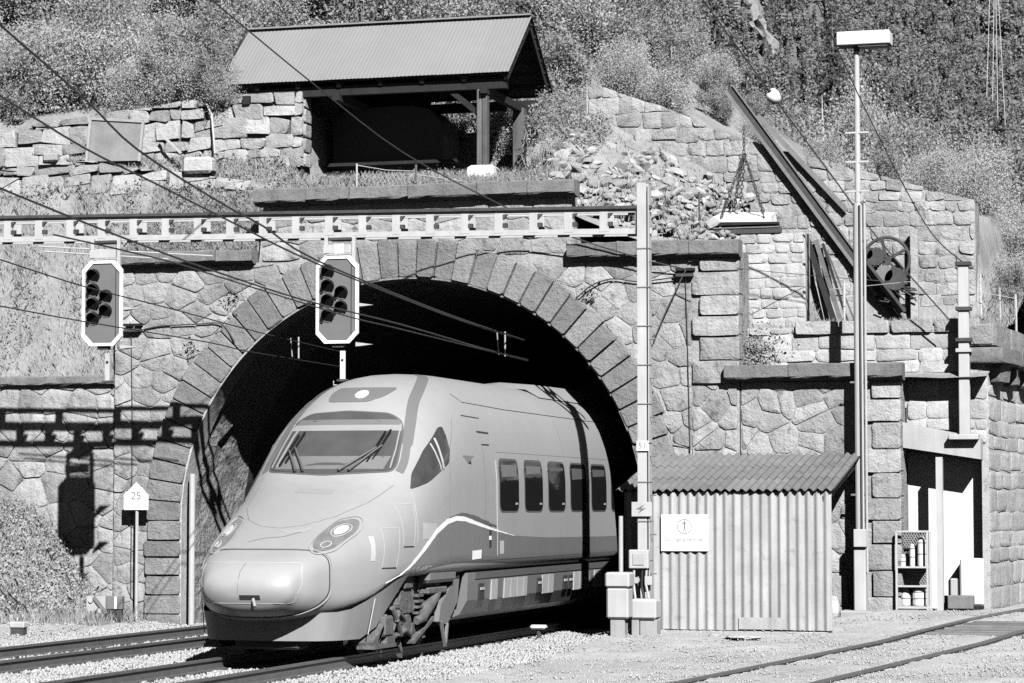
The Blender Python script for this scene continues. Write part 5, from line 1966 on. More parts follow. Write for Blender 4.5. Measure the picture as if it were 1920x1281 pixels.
chain(top, (5.42, 1.49, 7.18), ld)
chain(top, (6.20, 1.49, 7.17), ld)
chain(top, (5.55, 1.98, 7.34), ld)
chain(top, (6.10, 1.98, 7.32), ld)
chain(top + Vector((0, 0, 0.5)), top, ld)
chain(top + Vector((0.02, -0.02, 0)), (5.72, 1.7, 7.36), ld, "hanging_chain", 0.03)
chain(top + Vector((-0.04, -0.03, -0.02)), (5.66, 1.62, 7.5), ld, "hanging_chain", 0.03)
tb = thing("timber_bearers", "dark timber and iron bearers under the slung slab", "bearers", (5.7, 1.65, 6.95))
MB().box(5.12, 6.46, 1.46, 1.60, 7.03, 7.075, 0.006).build("bearer", DARKSHADETIMBER, tb)
MB().box(4.92, 6.52, 1.38, 1.50, 6.86, 6.99, 0.01).build("bearer", IRON, tb)
MB().box(4.96, 6.48, 1.36, 1.378, 6.965, 6.985).build("bearer_edge", IRONL, tb)
MB().box(5.0, 6.4, 1.6, 1.95, 6.86, 7.08, 0.01).build("bearer", DARKSHADETIMBER, tb)
tag(MB().tube([(5.04, 1.4, 6.95), (5.03, 1.42, 7.65)], 0.016, 6).build("iron_rod", IRON), "thin upright iron rod left of the slung slab", "rod")
# planks leaning on the wall
for i, (a, b, w_, lab) in enumerate((((6.62, 3.42, 7.02), (7.24, 2.95, 5.28), 0.11, "leftmost and widest of the dark planks leaning on the wing wall"), ((6.80, 3.42, 6.92), (7.36, 2.95, 5.28), 0.08, "second from left of the dark planks leaning on the wing wall"), ((6.94, 3.40, 6.85), (7.48, 2.95, 5.28), 0.05, "third from left of the dark planks leaning on the wing wall"), ((7.02, 3.40, 6.7), (7.62, 2.95, 5.28), 0.035, "rightmost and thinnest of the dark planks leaning on the wing wall"))):
    tag(MB().beam(a, b, w_, 0.03, (0, -1, 0.4)).build("plank", TIMBER if i % 2 else DARKSHADETIMBER), lab, "plank", "planks leaning on the wing wall")
tag(MB().tube([(7.50, 2.3, 5.25), (7.50, 2.3, 6.05)], 0.025, 6).build("fence_post", PALE), "thin pale fence post in front of the leaning planks", "post")
for i, (px, h0) in enumerate(((1840, 515), (1876, 540), (1906, 552))):
    a = at(px, 612, 3.0)
    b = at(px - 2, h0, 3.0)
    tag(MB().tube([a - Vector((0, 0, 0.3)), b], 0.022, 6).build("fence_post", PALE), ("leftmost" if i == 0 else "middle" if i == 1 else "rightmost") + " of the three thin pale posts above the right side wall", "post", "thin posts above the right wall")

_made_before = set(bpy.data.objects)
# ================================================================== SHELTER above the portal
sh = thing("open_shelter", "open timber shelter with a pale sheet metal gable roof above the portal", "shelter", (0, 2, 8.0))
SX0, SX1 = -3.95, 1.80
ye, yr, yb = 0.30, 1.90, 3.50
ze, zr = 9.80, 11.12
nsh = 8
for i in range(nsh):
    w_ = (SX1 - SX0) / nsh
    for (y0, z0, sgn) in ((ye, ze, 1), (yb, ze, -1)):
        p = Vector((SX0 + i * w_, y0, z0 + 0.003 * (i % 2)))
        q = Vector((SX0 + i * w_, yr + (-0.002 if sgn > 0 else 0.002), zr + 0.003 * (i % 2)))
        dv = q - p
        nrm = Vector((0, -dv.z, dv.y)) if sgn > 0 else Vector((0, dv.z, -dv.y))
        if nrm.z < 0:
            nrm = -nrm
        corr_sheet(p, (1, 0, 0), dv, nrm, w_ + (0.02 if i < nsh - 1 else 0), dv.length, 0.076, 0.0032, ROOFTIN, "roof_sheet", sh, phase=i * w_)
MB().beam((SX0, yr, zr + 0.015), (SX1, yr, zr + 0.015), 0.24, 0.03).build("ridge_cap", ROOFTIN, sh)
for i in range(9):
    x = SX1 - 0.08 - i * 0.82
    for (y0, s) in ((ye, 1), (yb, -1)):
        MB().beam((x, y0 + s * 0.10, ze - 0.08), (x, yr, zr - 0.16), 0.08, 0.12).build("rafter", DARKSHADETIMBER, sh)
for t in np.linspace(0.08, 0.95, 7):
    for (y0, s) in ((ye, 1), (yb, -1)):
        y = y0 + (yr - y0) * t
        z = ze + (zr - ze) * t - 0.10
        MB().beam((SX0, y, z), (SX1 - 0.02, y, z), 0.06, 0.04).build("batten", DARKSHADETIMBER, sh)
MB().beam((SX0, 0.55, 9.62), (SX1 - 0.1, 0.55, 9.62), 0.14, 0.18).build("wall_plate", DARKSHADETIMBER, sh)
MB().beam((SX0, 3.25, 9.62), (SX1 - 0.1, 3.25, 9.62), 0.14, 0.18).build("wall_plate", DARKSHADETIMBER, sh)
MB().beam((1.30, 0.35, 9.50), (1.30, 3.45, 9.50), 0.12, 0.14).build("tie_beam", DARKSHADETIMBER, sh)
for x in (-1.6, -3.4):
    MB().beam((x, 0.35, 9.50), (x, 3.45, 9.50), 0.14, 0.16).build("tie_beam", DARKSHADETIMBER, sh)
MB().beam((0.62, 0.6, 9.52), (1.24, 0.6, 9.0), 0.1, 0.1).build("knee_brace", DARKSHADETIMBER, sh)
for (a, b) in ((1.14, 1.235), (1.245, 1.34)):
    MB().box(a, b, 0.45, 0.62, 8.08, 9.52, 0.012).build("post", TIMBER, sh)
MB().box(1.18, 1.40, 2.72, 2.94, 7.9, 9.5, 0.012).build("post", TIMBER, sh)
MB().add([(0.98, 0.3, 7.78), (1.52, 0.3, 7.78), (1.52, 0.8, 7.78), (0.98, 0.8, 7.78), (1.0, 0.32, 8.05), (1.5, 0.32, 8.05), (1.5, 0.78, 8.05), (1.0, 0.78, 8.05), (1.06, 0.38, 8.10), (1.44, 0.38, 8.10), (1.44, 0.72, 8.10), (1.06, 0.72, 8.10)],
         [(0, 1, 5, 4), (1, 2, 6, 5), (2, 3, 7, 6), (3, 0, 4, 7), (4, 5, 9, 8), (5, 6, 10, 9), (6, 7, 11, 10), (7, 4, 8, 11), (8, 9, 10, 11), (3, 2, 1, 0)]).build("plinth", WHITEWASH, sh)
i = 0
x = SX0
while x < -0.75:
    w_ = random.uniform(0.16, 0.22)
    MB().box(x, x + w_ - 0.008, 3.30, 3.325, 7.6, 9.93).build("back_board", DARKSHADETIMBER, sh)
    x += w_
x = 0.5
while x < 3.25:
    MB().box(-2.66, -2.635, 2.0 + (x - 0.5) * 0.45, 2.0 + (x - 0.5) * 0.45 + 0.16, 7.7, 9.93).build("side_board", DARKSHADETIMBER, sh)
    x += 0.38
# dark rounded tank and a bench under the shelter
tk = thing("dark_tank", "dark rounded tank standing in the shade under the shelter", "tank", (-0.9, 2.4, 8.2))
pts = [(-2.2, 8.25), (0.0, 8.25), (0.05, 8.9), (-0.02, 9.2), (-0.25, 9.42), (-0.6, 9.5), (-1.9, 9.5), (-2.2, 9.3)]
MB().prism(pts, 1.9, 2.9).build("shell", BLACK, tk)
MB().box(-2.3, 0.35, 1.75, 3.0, 8.36, 8.42).build("base_board", DARKSHADETIMBER, tk)
MB().box(-0.05, 0.1, 1.85, 2.9, 7.9, 8.36).build("trestle", DARKSHADETIMBER, tk)
MB().box(-2.2, -2.05, 1.85, 2.9, 7.9, 8.36).build("trestle", DARKSHADETIMBER, tk)
# wire netting fence in front of the shelter
nf = thing("netting_fence", "sagging wire netting fence on thin posts in front of the shelter", "fence", (-0.5, 0.45, 7.8))
pp = [at(669, 320, 0.45), at(780, 335, 0.45), at(880, 330, 0.45)]
MB().tube([Vector((pp[0].x, 0.45, 7.75)), Vector((pp[0].x, 0.45, 8.26))], 0.018, 6).build("post", PAINT, nf)
MB().tube([Vector((pp[1].x, 0.45, 7.7)), Vector((pp[1].x, 0.45, 8.2))], 0.022, 6).build("post", TIMBER, nf)
mb = MB()
mb.tube([(pp[0].x, 0.45, 8.23), (0.5 * (pp[0].x + pp[1].x), 0.45, 8.12), (pp[1].x, 0.45, 8.08)], 0.008, 5)
mb.tube([(pp[1].x, 0.45, 8.02), (pp[2].x, 0.45, 7.85)], 0.008, 5)
for i in range(13):
    for s in (-1, 1):
        a = pp[0].x + 0.05 + i * 0.075
        mb.tube([(a, 0.45, 7.85), (a + s * 0.12, 0.45, 8.13 - 0.006 * i)], 0.004, 4)
mb.build("wire_netting", GALV, nf)

# the shelter stands back from the portal on the upper terrace
for o in set(bpy.data.objects) - _made_before:
    if o.parent is None:
        o.location += Vector((-0.33, 1.1, 0.19)) if o.name.startswith(("open_shelter", "dark_tank")) else Vector((0, 0, 0))

# concrete trough slab on the slope, pole leaning on the dry wall
sb = thing("leaning_slab", "grey framed concrete slab leaning against the upper dry stone wall", "slab", (-6.4, 1.45, 8.5))
MB().add([(-6.93, 1.35, 8.62), (-5.86, 1.35, 8.60), (-5.86, 1.50, 9.36), (-6.93, 1.50, 9.46), (-6.93, 1.44, 8.62), (-5.86, 1.44, 8.60), (-5.86, 1.58, 9.36), (-6.93, 1.58, 9.46)],
         [(0, 1, 2, 3), (7, 6, 5, 4), (0, 4, 5, 1), (3, 2, 6, 7), (0, 3, 7, 4), (1, 5, 6, 2)]).build("slab", mat("dirty_concrete", 0.2, 0.3, 1.4, 30, bump=0.3, streak=0.15), sb)
mb = MB().beam((-6.95, 1.33, 8.6), (-6.95, 1.50, 9.47), 0.05, 0.05).beam((-5.85, 1.33, 8.58), (-5.85, 1.50, 9.37), 0.05, 0.05).beam((-6.95, 1.49, 9.47), (-5.85, 1.49, 9.37), 0.05, 0.05)
mb.build("edge_frame", CONC, sb)
tag(MB().tube([at(387, 195, 1.45), at(397, 215, 1.42), at(403, 288, 1.3)], 0.022, 6).build("bent_pipe", PAINT), "thin bent pale pipe standing against the upper dry stone wall", "pipe")
tag(MB().beam(at(300, 250, 1.3), at(340, 288, 1.2), 0.04, 0.04).build("slat", PAINT), "pale slat lying on the grass below the dry stone wall", "slat")
for (px, py, s, lab) in ((375, 308, 0.32, "large pale block lying on the grass below the upper dry stone wall"), (100, 295, 0.16, "small pale block on top of the lower dry stone wall")):
    c = at(px, py, 1.25)
    tag(MB().box(c.x - s, c.x + s * 0.9, 1.1, 1.1 + s, c.z - s * 0.6, c.z + s * 0.4, s * 0.18).build("stone_block", PALE), lab, "stone")

# ================================================================== RUBBLE
rub = thing("rubble_heap", "heap of broken pale stones sliding down beside the wing wall", "rubble", (4.0, 2, 7))
ROCKS = []
RUB = mat("rubble_stone", 0.29, 0.25, 3, 40, rnd=0.32, bump=0.7, dist=0.03, spots=0.3)
for k in range(8):
    bm = bmesh.new()
    bmesh.ops.create_icosphere(bm, subdivisions=2, radius=1)
    rs = random.Random(k)
    cuts = [Vector((rs.gauss(0, 1), rs.gauss(0, 1), rs.gauss(0, 1))).normalized() for _ in range(9)]
    lim = [rs.uniform(0.5, 0.85) for _ in cuts]
    for v in bm.verts:
        for c_, l_ in zip(cuts, lim):
            d_ = v.co.dot(c_)
            if d_ > l_:
                v.co -= c_ * (d_ - l_)
    me = bpy.data.meshes.new("rubble_stone")
    bm.to_mesh(me)
    bm.free()
    me.materials.append(RUB)
    ROCKS.append(me)


def rubble_z(x, y):
    top = 9.55 - 0.50 * (x - 2.0)
    low = 7.55 - 0.32 * (x - 2.4)
    t = (y - 0.5) / 2.9
    return low + (top - low) * max(0, min(1, t))


cnt = 0
while cnt < 290:
    x = random.uniform(2.2, 5.6)
    y = random.uniform(0.5, 3.3)
    if x > 4.9 and y < 1.9 and random.random() < 0.8:
        continue
    s = random.uniform(0.06, 0.16)
    o = bpy.data.objects.new("rubble_stone", random.choice(ROCKS))
    COL.objects.link(o)
    o.parent = rub
    o.location = Vector((x, y, rubble_z(x, y) + random.uniform(-0.03, 0.06))) - rub.location
    o.scale = (s * random.uniform(0.9, 1.6), s * random.uniform(0.7, 1.1), s * random.uniform(0.4, 0.8))
    o.rotation_euler = (random.uniform(-0.8, 0.8), random.uniform(-0.8, 0.8), random.uniform(0, 6))
    cnt += 1

n = 500
X = RNG.uniform(2.0, 5.7, n)
Y = RNG.uniform(0.4, 3.4, n)
Z = np.array([rubble_z(a, b) for a, b in zip(X, Y)]) - 0.02
V, F = pebbles(np.stack([X, Y, Z], 1), RNG.uniform(0.03, 0.10, n), RNG)
structure(np_mesh("small_rubble", V, F, RUB, rub), "stuff")

# ================================================================== HILLSIDE behind the portal
PROF = [
    (-60, [(0.15, 4.3), (1.15, 7.8), (1.4, 8.4), (1.55, 8.6), (1.75, 9.2), (2.2, 9.6), (4, 10.6), (10, 15.0), (13, 16.0), (22, 4.0), (80, 3.0)]),
    (-5.80, [(0.15, 4.3), (1.15, 7.8), (1.4, 8.4), (1.55, 8.6), (1.75, 9.2), (2.2, 9.6), (4, 10.4), (10, 14.8), (13, 15.8), (22, 4.0), (80, 3.0)]),
    (-5.60, [(0.15, 6.4), (1.15, 7.8), (1.4, 8.3), (1.55, 8.55), (1.75, 9.2), (2.2, 9.5), (4, 10.4), (10, 14.8), (13, 15.8), (22, 4.0), (80, 3.0)]),
    (-2.95, [(0.15, 6.6), (1.15, 7.6), (1.4, 8.2), (1.55, 8.5), (1.75, 9.0), (2.2, 9.3), (4, 10.2), (10, 14.5), (13, 15.5), (22, 4.0), (80, 3.0)]),
    (-2.60, [(0.15, 7.6), (0.6, 7.85), (1.4, 8.0), (1.55, 8.05), (1.75, 8.1), (3.4, 8.0), (4.7, 8.1), (5.3, 9.3), (10, 14.0), (13, 15.0), (22, 4.0), (80, 3.0)]),
    (1.90, [(0.15, 7.6), (0.6, 7.75), (1.4, 7.95), (1.55, 8.0), (1.75, 8.1), (3.4, 8.0), (4.5, 8.1), (5.2, 9.5), (10, 12.4), (13, 13.4), (22, 4.0), (80, 3.0)]),
    (2.40, [(0.15, 7.4), (0.6, 7.5), (1.4, 8.1), (1.55, 8.2), (1.75, 8.4), (3.4, 9.4), (4, 10.0), (10, 11.5), (13, 11.7), (22, 4.0), (80, 3.0)]),
    (4.90, [(0.15, 6.4), (0.6, 6.6), (1.4, 7.1), (1.55, 7.2), (1.75, 7.3), (3.4, 8.1), (4, 8.9), (10, 9.8), (13, 10.0), (22, 4.0), (80, 3.0)]),
    (5.60, [(0.15, 6.35), (0.6, 6.5), (1.4, 6.8), (1.55, 6.82), (1.75, 6.84), (3.4, 7.0), (4, 8.6), (10, 9.3), (13, 9.5), (22, 4.0), (80, 3.0)]),
    (6.02, [(0.15, 4.3), (0.6, 4.6), (1.4, 5.2), (1.55, 6.2), (1.75, 6.8), (3.4, 6.9), (4, 8.4), (10, 9.1), (13, 9.3), (22, 4.0), (80, 3.0)]),
    (7.00, [(0.15, 4.2), (0.6, 4.3), (0.7, 5.05), (1.4, 5.15), (1.75, 5.2), (3.4, 5.3), (4, 8.2), (10, 8.8), (13, 9.0), (22, 4.0), (80, 3.0)]),
    (9.60, [(0.15, 4.2), (0.6, 4.3), (0.7, 5.05), (1.4, 5.15), (1.75, 5.2), (3.4, 5.3), (4, 7.3), (10, 8.0), (13, 8.2), (22, 4.0), (80, 3.0)]),
    (9.90, [(0.15, 4.2), (0.6, 4.3), (0.7, 5.05), (1.4, 5.15), (1.75, 5.2), (3.4, 5.4), (4, 5.6), (10, 7.4), (13, 7.6), (22, 4.0), (80, 3.0)]),
    (10.4, [(0.15, 4.2), (0.6, 4.3), (0.7, 5.0), (1.4, 5.05), (1.75, 5.1), (3.4, 5.3), (4, 5.5), (10, 7.2), (13, 7.4), (22, 4.0), (80, 3.0)]),
]


def prof_z(pts, y):
    for (a, za), (b, zb) in zip(pts, pts[1:]):
        if y <= b:
            return za + (zb - za) * max(0.0, (y - a)) / (b - a)
    return pts[-1][1]


def hill_z(x, y):
    if x <= PROF[0][0]:
        return prof_z(PROF[0][1], y)
    for (a, pa), (b, pb) in zip(PROF, PROF[1:]):
        if x <= b:
            t = (x - a) / (b - a)
            return prof_z(pa, y) * (1 - t) + prof_z(pb, y) * t
    return prof_z(PROF[-1][1], y)


hx = [-60, -40, -25, -16] + [-12 + 0.25 * i for i in range(int(22.4 / 0.25) + 1)]
hx = sorted(set(hx + [p[0] for p in PROF if -12 < p[0] < 10.4]))
hy = [0.15, 0.3, 0.45, 0.6, 0.7, 0.9, 1.15, 1.4, 1.55, 1.75, 2.0, 2.2, 2.6, 3.0, 3.4, 3.7, 4, 4.5, 4.7, 5, 5.3, 6, 7, 8, 9, 10, 13, 17, 22, 30, 40, 60, 80]
V = []
for yy in hy:
    for xx in hx:
        dd = 0.1 * mnoise.noise((xx * 0.9, yy * 0.9, 7)) + 0.05 * mnoise.noise((xx * 3, yy * 3, 1))
        if yy < 0.5 or (xx > 5.5 and yy < 4.2):
            dd *= 0.3
        # the side wall bounds the hill on the right
        z = hill_z(xx, yy) + dd
        V.append((xx, yy, z))
nx = len(hx)
F = []
for j in range(len(hy) - 1):
    for i in range(nx - 1):
        F.append((j * nx + i, j * nx + i + 1, (j + 1) * nx + i + 1, (j + 1) * nx + i))
structure(np_mesh("hillside", V, F, EARTH, smooth=True))

# far mountain slope across the valley
V, F = [], []
mx_ = np.linspace(-420, 420, 70)
my_ = np.linspace(0, 1, 40)


def mount(x, t):
    y = 470 + 420 * t + 0.12 * x
    z = -30 + 400 * t
    z += 16 * mnoise.noise((x * 0.012, t * 6, 2)) + 7 * mnoise.noise((x * 0.04, t * 18, 5))
    # gully with bare rock
    return (x, y + 8 * mnoise.noise((x * 0.03, t * 9, 8)), z)


for t in my_:
    for x in mx_:
        V.append(mount(float(x), float(t)))
for j in range(39):
    for i in range(69):
        F.append((j * 70 + i, j * 70 + i + 1, (j + 1) * 70 + i + 1, (j + 1) * 70 + i))
structure(np_mesh("mountain_slope", V, F, mat("forest_floor", 0.12, 0.4, 0.03, 0.3, bump=0.6, dist=1.0), smooth=True))
# valley floor between the hill and the mountain
def back_z(x, y):
    return 4.0 + 0.143 * (y - 22)


structure(np_mesh("back_slope", [(-260, 21, back_z(0, 21)), (120, 21, back_z(0, 21)), (120, 160, back_z(0, 160)), (-260, 160, back_z(0, 160))], [(0, 1, 2, 3)], EARTH))
structure(np_mesh("valley_floor", [(-420, 160, -6.0), (400, 160, -6.0), (400, 600, -6.0), (-420, 600, -6.0)], [(0, 1, 2, 3)], EARTH))


# ------------------------------------------------------------------ far forest
def tree_cards(kind, rng):
    """unit tree (height 1): conifer or broadleaf built of small faces"""
    if kind == 0:
        n = 200
        h = rng.uniform(0.06, 1, n) ** 0.9
        r = (1.02 - h) * 0.24 * rng.uniform(0.4, 1.0, n)
        a = rng.uniform(0, 2 * np.pi, n)
        C = np.stack([r * np.cos(a), r * np.sin(a), h - r * 0.35], 1)
        V, F = cards(C, 0.05, rng, 0.6)
    else:
        n = 210
        cl = rng.normal(size=(9, 3)) * np.array([0.16, 0.16, 0.2]) + np.array([0, 0, 0.58])
        C = cl[rng.integers(0, 9, n)] + rng.normal(size=(n, 3)) * 0.09
        C[:, 2] = np.maximum(C[:, 2], 0.08)
        V, F = cards(C, 0.052, rng, 0.75)
    return V, F


protos = [tree_cards(0, RNG) for _ in range(4)] + [tree_cards(1, RNG) for _ in range(5)]
VV, FF = [], []
off = 0
nf_ = 0
# where the slope can be seen: sample it and keep the points inside the right upper part of the view
for k in range(9000):
    x = RNG.uniform(-230, 130)
    t = RNG.uniform(0.10, 0.52)
    p = Vector(mount(float(x), float(t)))
    v = p - CAM
    dpt = v.dot(FW)
    px, py = 960 + FPX * v.dot(RT) / dpt, 640.5 - FPX * v.dot(UP) / dpt
    if not (1000 < px < 2000 and -90 < py < 720):
        continue
    # bare rock scars
    sc1 = abs(px - (1330 + 0.75 * (py + 60) + 14 * math.sin(py * 0.05))) < 26 + 10 * math.sin(py * 0.08) and py < 150 and px > 1340
    sc2 = abs(px - 1285) < 24 and py < 90
    sc3 = abs(px - (1548 + 0.1 * py)) < 9 and py < 130
    if (sc1 or sc2 or sc3) and RNG.random() < 0.93:
        continue
    con = RNG.random() < (0.65 if px < 1560 else 0.35)
    kind = int(RNG.integers(0, 4)) if con else int(RNG.integers(4, 9))
    h = RNG.uniform(6, 12) if con else RNG.uniform(4, 8.5)
    V0, F0 = protos[kind]
    a = RNG.uniform(0, 2 * np.pi)
    R = np.array([[math.cos(a), -math.sin(a), 0], [math.sin(a), math.cos(a), 0], [0, 0, 1]])
    VV.append((V0 @ R.T) * h + np.array(p) - np.array([0, 0, 0.3]))
    FF.append(F0 + off)
    off += len(V0)
    nf_ += 1
o = np_mesh("far_forest", np.concatenate(VV), np.concatenate(FF), FOREST)
structure(o, "stuff")
tag(o, "mixed forest covering the far mountainside at the upper right", "forest")
# bare rock scars
for lab, line, wd in (("pale bare rock scar running down the forested mountainside", [(1395, -60), (1400, 10), (1425, 60), (1450, 100), (1468, 150)], 30), ("small pale rock face at the top of the forested slope left of the rock scar", [(1275, -40), (1285, 30), (1300, 85)], 22), ("narrow pale rock streak high on the forested slope behind the lamp post", [(1548, -40), (1555, 50), (1562, 105)], 11)):
    vs, fs = [], []
    rows = densify(line, 7, False)
    m = 7
    for i, (px, py) in enumerate(rows):
        w_ = wd * (0.75 + 0.45 * mnoise.noise((i * 0.31, px * 0.01, 0))) * (1.0 if i < len(rows) - 3 else 0.5)
        for k in range(m):
            q = px + w_ * (k / (m - 1) * 2 - 1) + 5 * mnoise.noise((i * 0.7, k, 3))
            d = FW + RT * ((q - 960) / FPX) - UP * ((py - 640.5) / FPX)
            # meet the slope: march along the ray
            s = 500.0
            for _ in range(30):
                p = CAM + d * s
                tt = (p.y - 470 - 0.12 * p.x) / 420
                zz = mount(p.x, max(0, tt))[2]
                s += (zz - p.z) * -0.6 if False else (p.z - zz) * 0.7
            bul = 3.0 * (1 - (k / (m - 1) * 2 - 1) ** 2) + 2.2 * mnoise.noise((i * 0.5, k * 0.8, 9))
            vs.append(CAM + d * s - Vector((0, 1, -0.7)).normalized() * 1.0 + Vector((0, -0.7, 0.7)) * bul)
    for i in range(len(rows) - 1):
        for k in range(m - 1):
            q = i * m + k
            fs.append((q, q + 1, q + m + 1, q + m))
    tag(MB().add(vs, fs).build("rock_face", CLIFF), lab, "rock face")


# ------------------------------------------------------------------ shrubs and trees near by
def blob_leaves(rng, n, rx, ry, rz, clumps, leaf, spread=0.22, asp=0.55, base=0.0):
    cl = rng.normal(size=(clumps, 3))
    cl /= np.linalg.norm(cl, axis=1)[:, None]
    cl *= (rng.random((clumps, 1)) ** 0.45)
    w = rng.uniform(0.5, 1.4, clumps)
    idx = rng.choice(clumps, n, p=w / w.sum())
    C = cl[idx] + rng.normal(size=(n, 3)) * spread
    C = C * np.array([rx, ry, rz]) + np.array([0, 0, rz * 0.95 + base])
    C[:, 2] = np.maximum(C[:, 2], 0.03)
    return cards(C, leaf, rng, asp), cl * np.array([rx, ry, rz]) + np.array([0, 0, rz * 0.95 + base])


def make_bush(name, rng, n, rx, ry, rz, leaf, leafmat, barkmat, clumps=22, stems=14, spread=0.26):
    root = bpy.data.objects.new(name, None)
    COL.objects.link(root)
    (V, F), cl = blob_leaves(rng, n, rx, ry, rz, clumps, leaf, spread)
    np_mesh("foliage", V, F, leafmat, root)
    mb = MB()
    for k in range(stems):
        e = Vector(cl[k % clumps]) * 1.05
        b = Vector((e.x * 0.15, e.y * 0.15, -0.15))
        m = (b + e) * 0.5 + Vector((rng.uniform(-.1, .1), rng.uniform(-.1, .1), 0))
        mb.tube([b, m, e * 1.1], [0.016, 0.012, 0.006], 5)
    mb.build("stems", barkmat, root)
    return root


BUSH = [make_bush("leafy_bush", RNG, 9000, 0.75, 0.6, 0.62, 0.024, LEAFB, BARK),
        make_bush("leafy_bush", RNG, 6500, 0.7, 0.6, 0.8, 0.031, LEAF, BARK, 18, 14, 0.16),
        make_bush("leafy_bush", RNG, 9000, 0.9, 0.65, 0.55, 0.022, LEAFB, BARK, 28),
        make_bush("leafy_bush", RNG, 6500, 0.6, 0.55, 0.95, 0.030, LEAF, BIRCH, 22, 16, 0.16)]
BUSED = [False] * 4
bush_spots = []
# left hillside thicket above the dry stone walls
rb2 = random.Random(11)
for y, x0, x1, st in ((2.6, -11.5, -4.6, 0.85), (3.6, -12, -4.4, 0.85), (4.8, -12.5, -2.5, 0.9), (6.2, -13, 1.8, 0.9), (7.8, -14, 1.4, 0.95), (9.6, -15, 1.0, 1.05), (12, -16, 0.4, 1.2)):
    x = x0
    while x < x1:
        xx = x + rb2.uniform(-.3, .3)
        yy = y + rb2.uniform(-.35, .35)
        sc = rb2.uniform(0.8, 1.25) * (1.0 if y < 6 else 1.25)
        if -4.9 < xx < 2.2 and yy < 5.6:
            x += st
            continue
        bush_spots.append((xx, yy, sc, "thicket on the left hillside" if xx < -2.5 else "shrubs on the slope behind the shelter"))
        x += st
# in front of the shelter's left roof end
for (px, py, y, sc) in ((350, 150, 1.9, 0.85), (425, 140, 1.52, 0.55), (310, 100, 2.2, 1.0), (400, 100, 1.55, 0.66), (265, 130, 2.0, 0.8)):
    p = at(px, py, y)
    bush_spots.append((p.x, y, sc, "bush against roof"))
# behind the shelter posts and over the rubble
for (x, y, sc) in ((0.3, 5.1, 0.75), (2.0, 8, 0.9), (2.8, 9, 0.9), (1.8, 10, 1.0), (2.6, 11, 1.0), (3.4, 10.5, 0.8), (1.2, 11.5, 1.1), (2.2, 12.6, 1.0), (3.2, 7.4, 0.7), (3.9, 8.4, 0.6), (1.0, 13.2, 1.1), (3.0, 12.4, 0.8), (0.2, 13.5, 1.2), (1.7, 14.5, 1.0), (4.4, 10.4, 0.5), (2.2, 3.6, 0.5), (0.6, 5.0, 0.8), (1.0, 5.3, 0.8), (1.8, 5.4, 0.75), (-0.2, 5.3, 0.8), (2.1, 3.1, 0.45), (2.9, 4.9, 0.8), (3.6, 5.2, 0.75), (1.9, 2.4, 0.42), (-0.7, 5.3, 0.8), (2.6, 5.6, 0.8)):
    bush_spots.append((x, y, sc, "shrubs on the slope behind the shelter"))
for (x, y, sc) in ((4.2, 7.0, 0.55), (5.0, 7.4, 0.5), (6.2, 8.0, 0.55), (7.4, 8.4, 0.6), (8.4, 8.2, 0.7), (9.4, 7.6, 0.8), (10.2, 6.2, 0.75), (10.0, 9.0, 0.95), (9.2, 10.5, 1.0), (8.0, 11, 0.8), (10.2, 11.5, 1.2), (9.6, 13.5, 1.3), (10.4, 15.5, 1.5), (8.8, 16, 1.2), (10.1, 8.0, 0.85), (10.25, 4.9, 0.5)):
    bush_spots.append((x, y, sc, "shrubs behind the right wing wall"))
GL = {"thicket on the left hillside": "leafy bush in the thicket on the left hillside above the dry stone walls",
      "shrubs on the slope behind the shelter": "leafy shrub on the slope directly behind the shelter",
      "shrubs behind the right wing wall": "leafy shrub growing behind the right end of the wing wall"}
roofn = 0
ROOFL = ["large bush hanging over the left end of the shelter roof, nearest the stone wall", "small bush at the lower left corner of the shelter roof", "tall bush left of the shelter roof, behind the others", "small high bush touching the left roof edge", "leftmost of the bushes beside the shelter roof"]
for i, (x, y, sc, g) in enumerate(bush_spots):
    k = rb2.randrange(4)
    if not BUSED[k]:
        o = BUSH[k]
        BUSED[k] = True
    else:
        o = copy_tree(BUSH[k])
    z = hill_z(x, y) - 0.08 if g != "bush against roof" else 9.66
    o.location = (x, y, z)
    o.rotation_euler = (0, 0, rb2.uniform(0, 6.28))
    o.scale = (sc, sc, sc * rb2.uniform(0.85, 1.2))
    if g == "bush against roof":
        tag(o, ROOFL[roofn], "bush", "bushes beside the shelter roof")
        roofn += 1
    else:
        tag(o, GL[g], "bush", g)

# small plants rooted in the masonry
for i, (px, py, lab) in enumerate(((435, 560, "small leafy plant growing from the portal wall above the left voussoirs"), (355, 655, "small leafy plant rooted in the wall beside the middle left voussoirs"), (1105, 555, "small leafy plant on the extrados of the arch near the mast"), (1410, 640, "leafy plant at the foot of the pale wall right of the quoins"))):
    c = at(px, py, -0.06)
    if i == 3:
        c = at(px, py + 20, 0.45)
    root = thing("wall_plant", lab, "plant", c)
    nn = 60 if i < 3 else 900
    C = RNG.normal(size=(nn, 3)) * (np.array([0.09, 0.04, 0.10]) if i < 3 else np.array([0.26, 0.1, 0.22]))
    V, F = cards(C + np.array(c), 0.03, RNG, 0.6)
    np_mesh("foliage", V, F, LEAFD if i < 3 else LEAF, root)


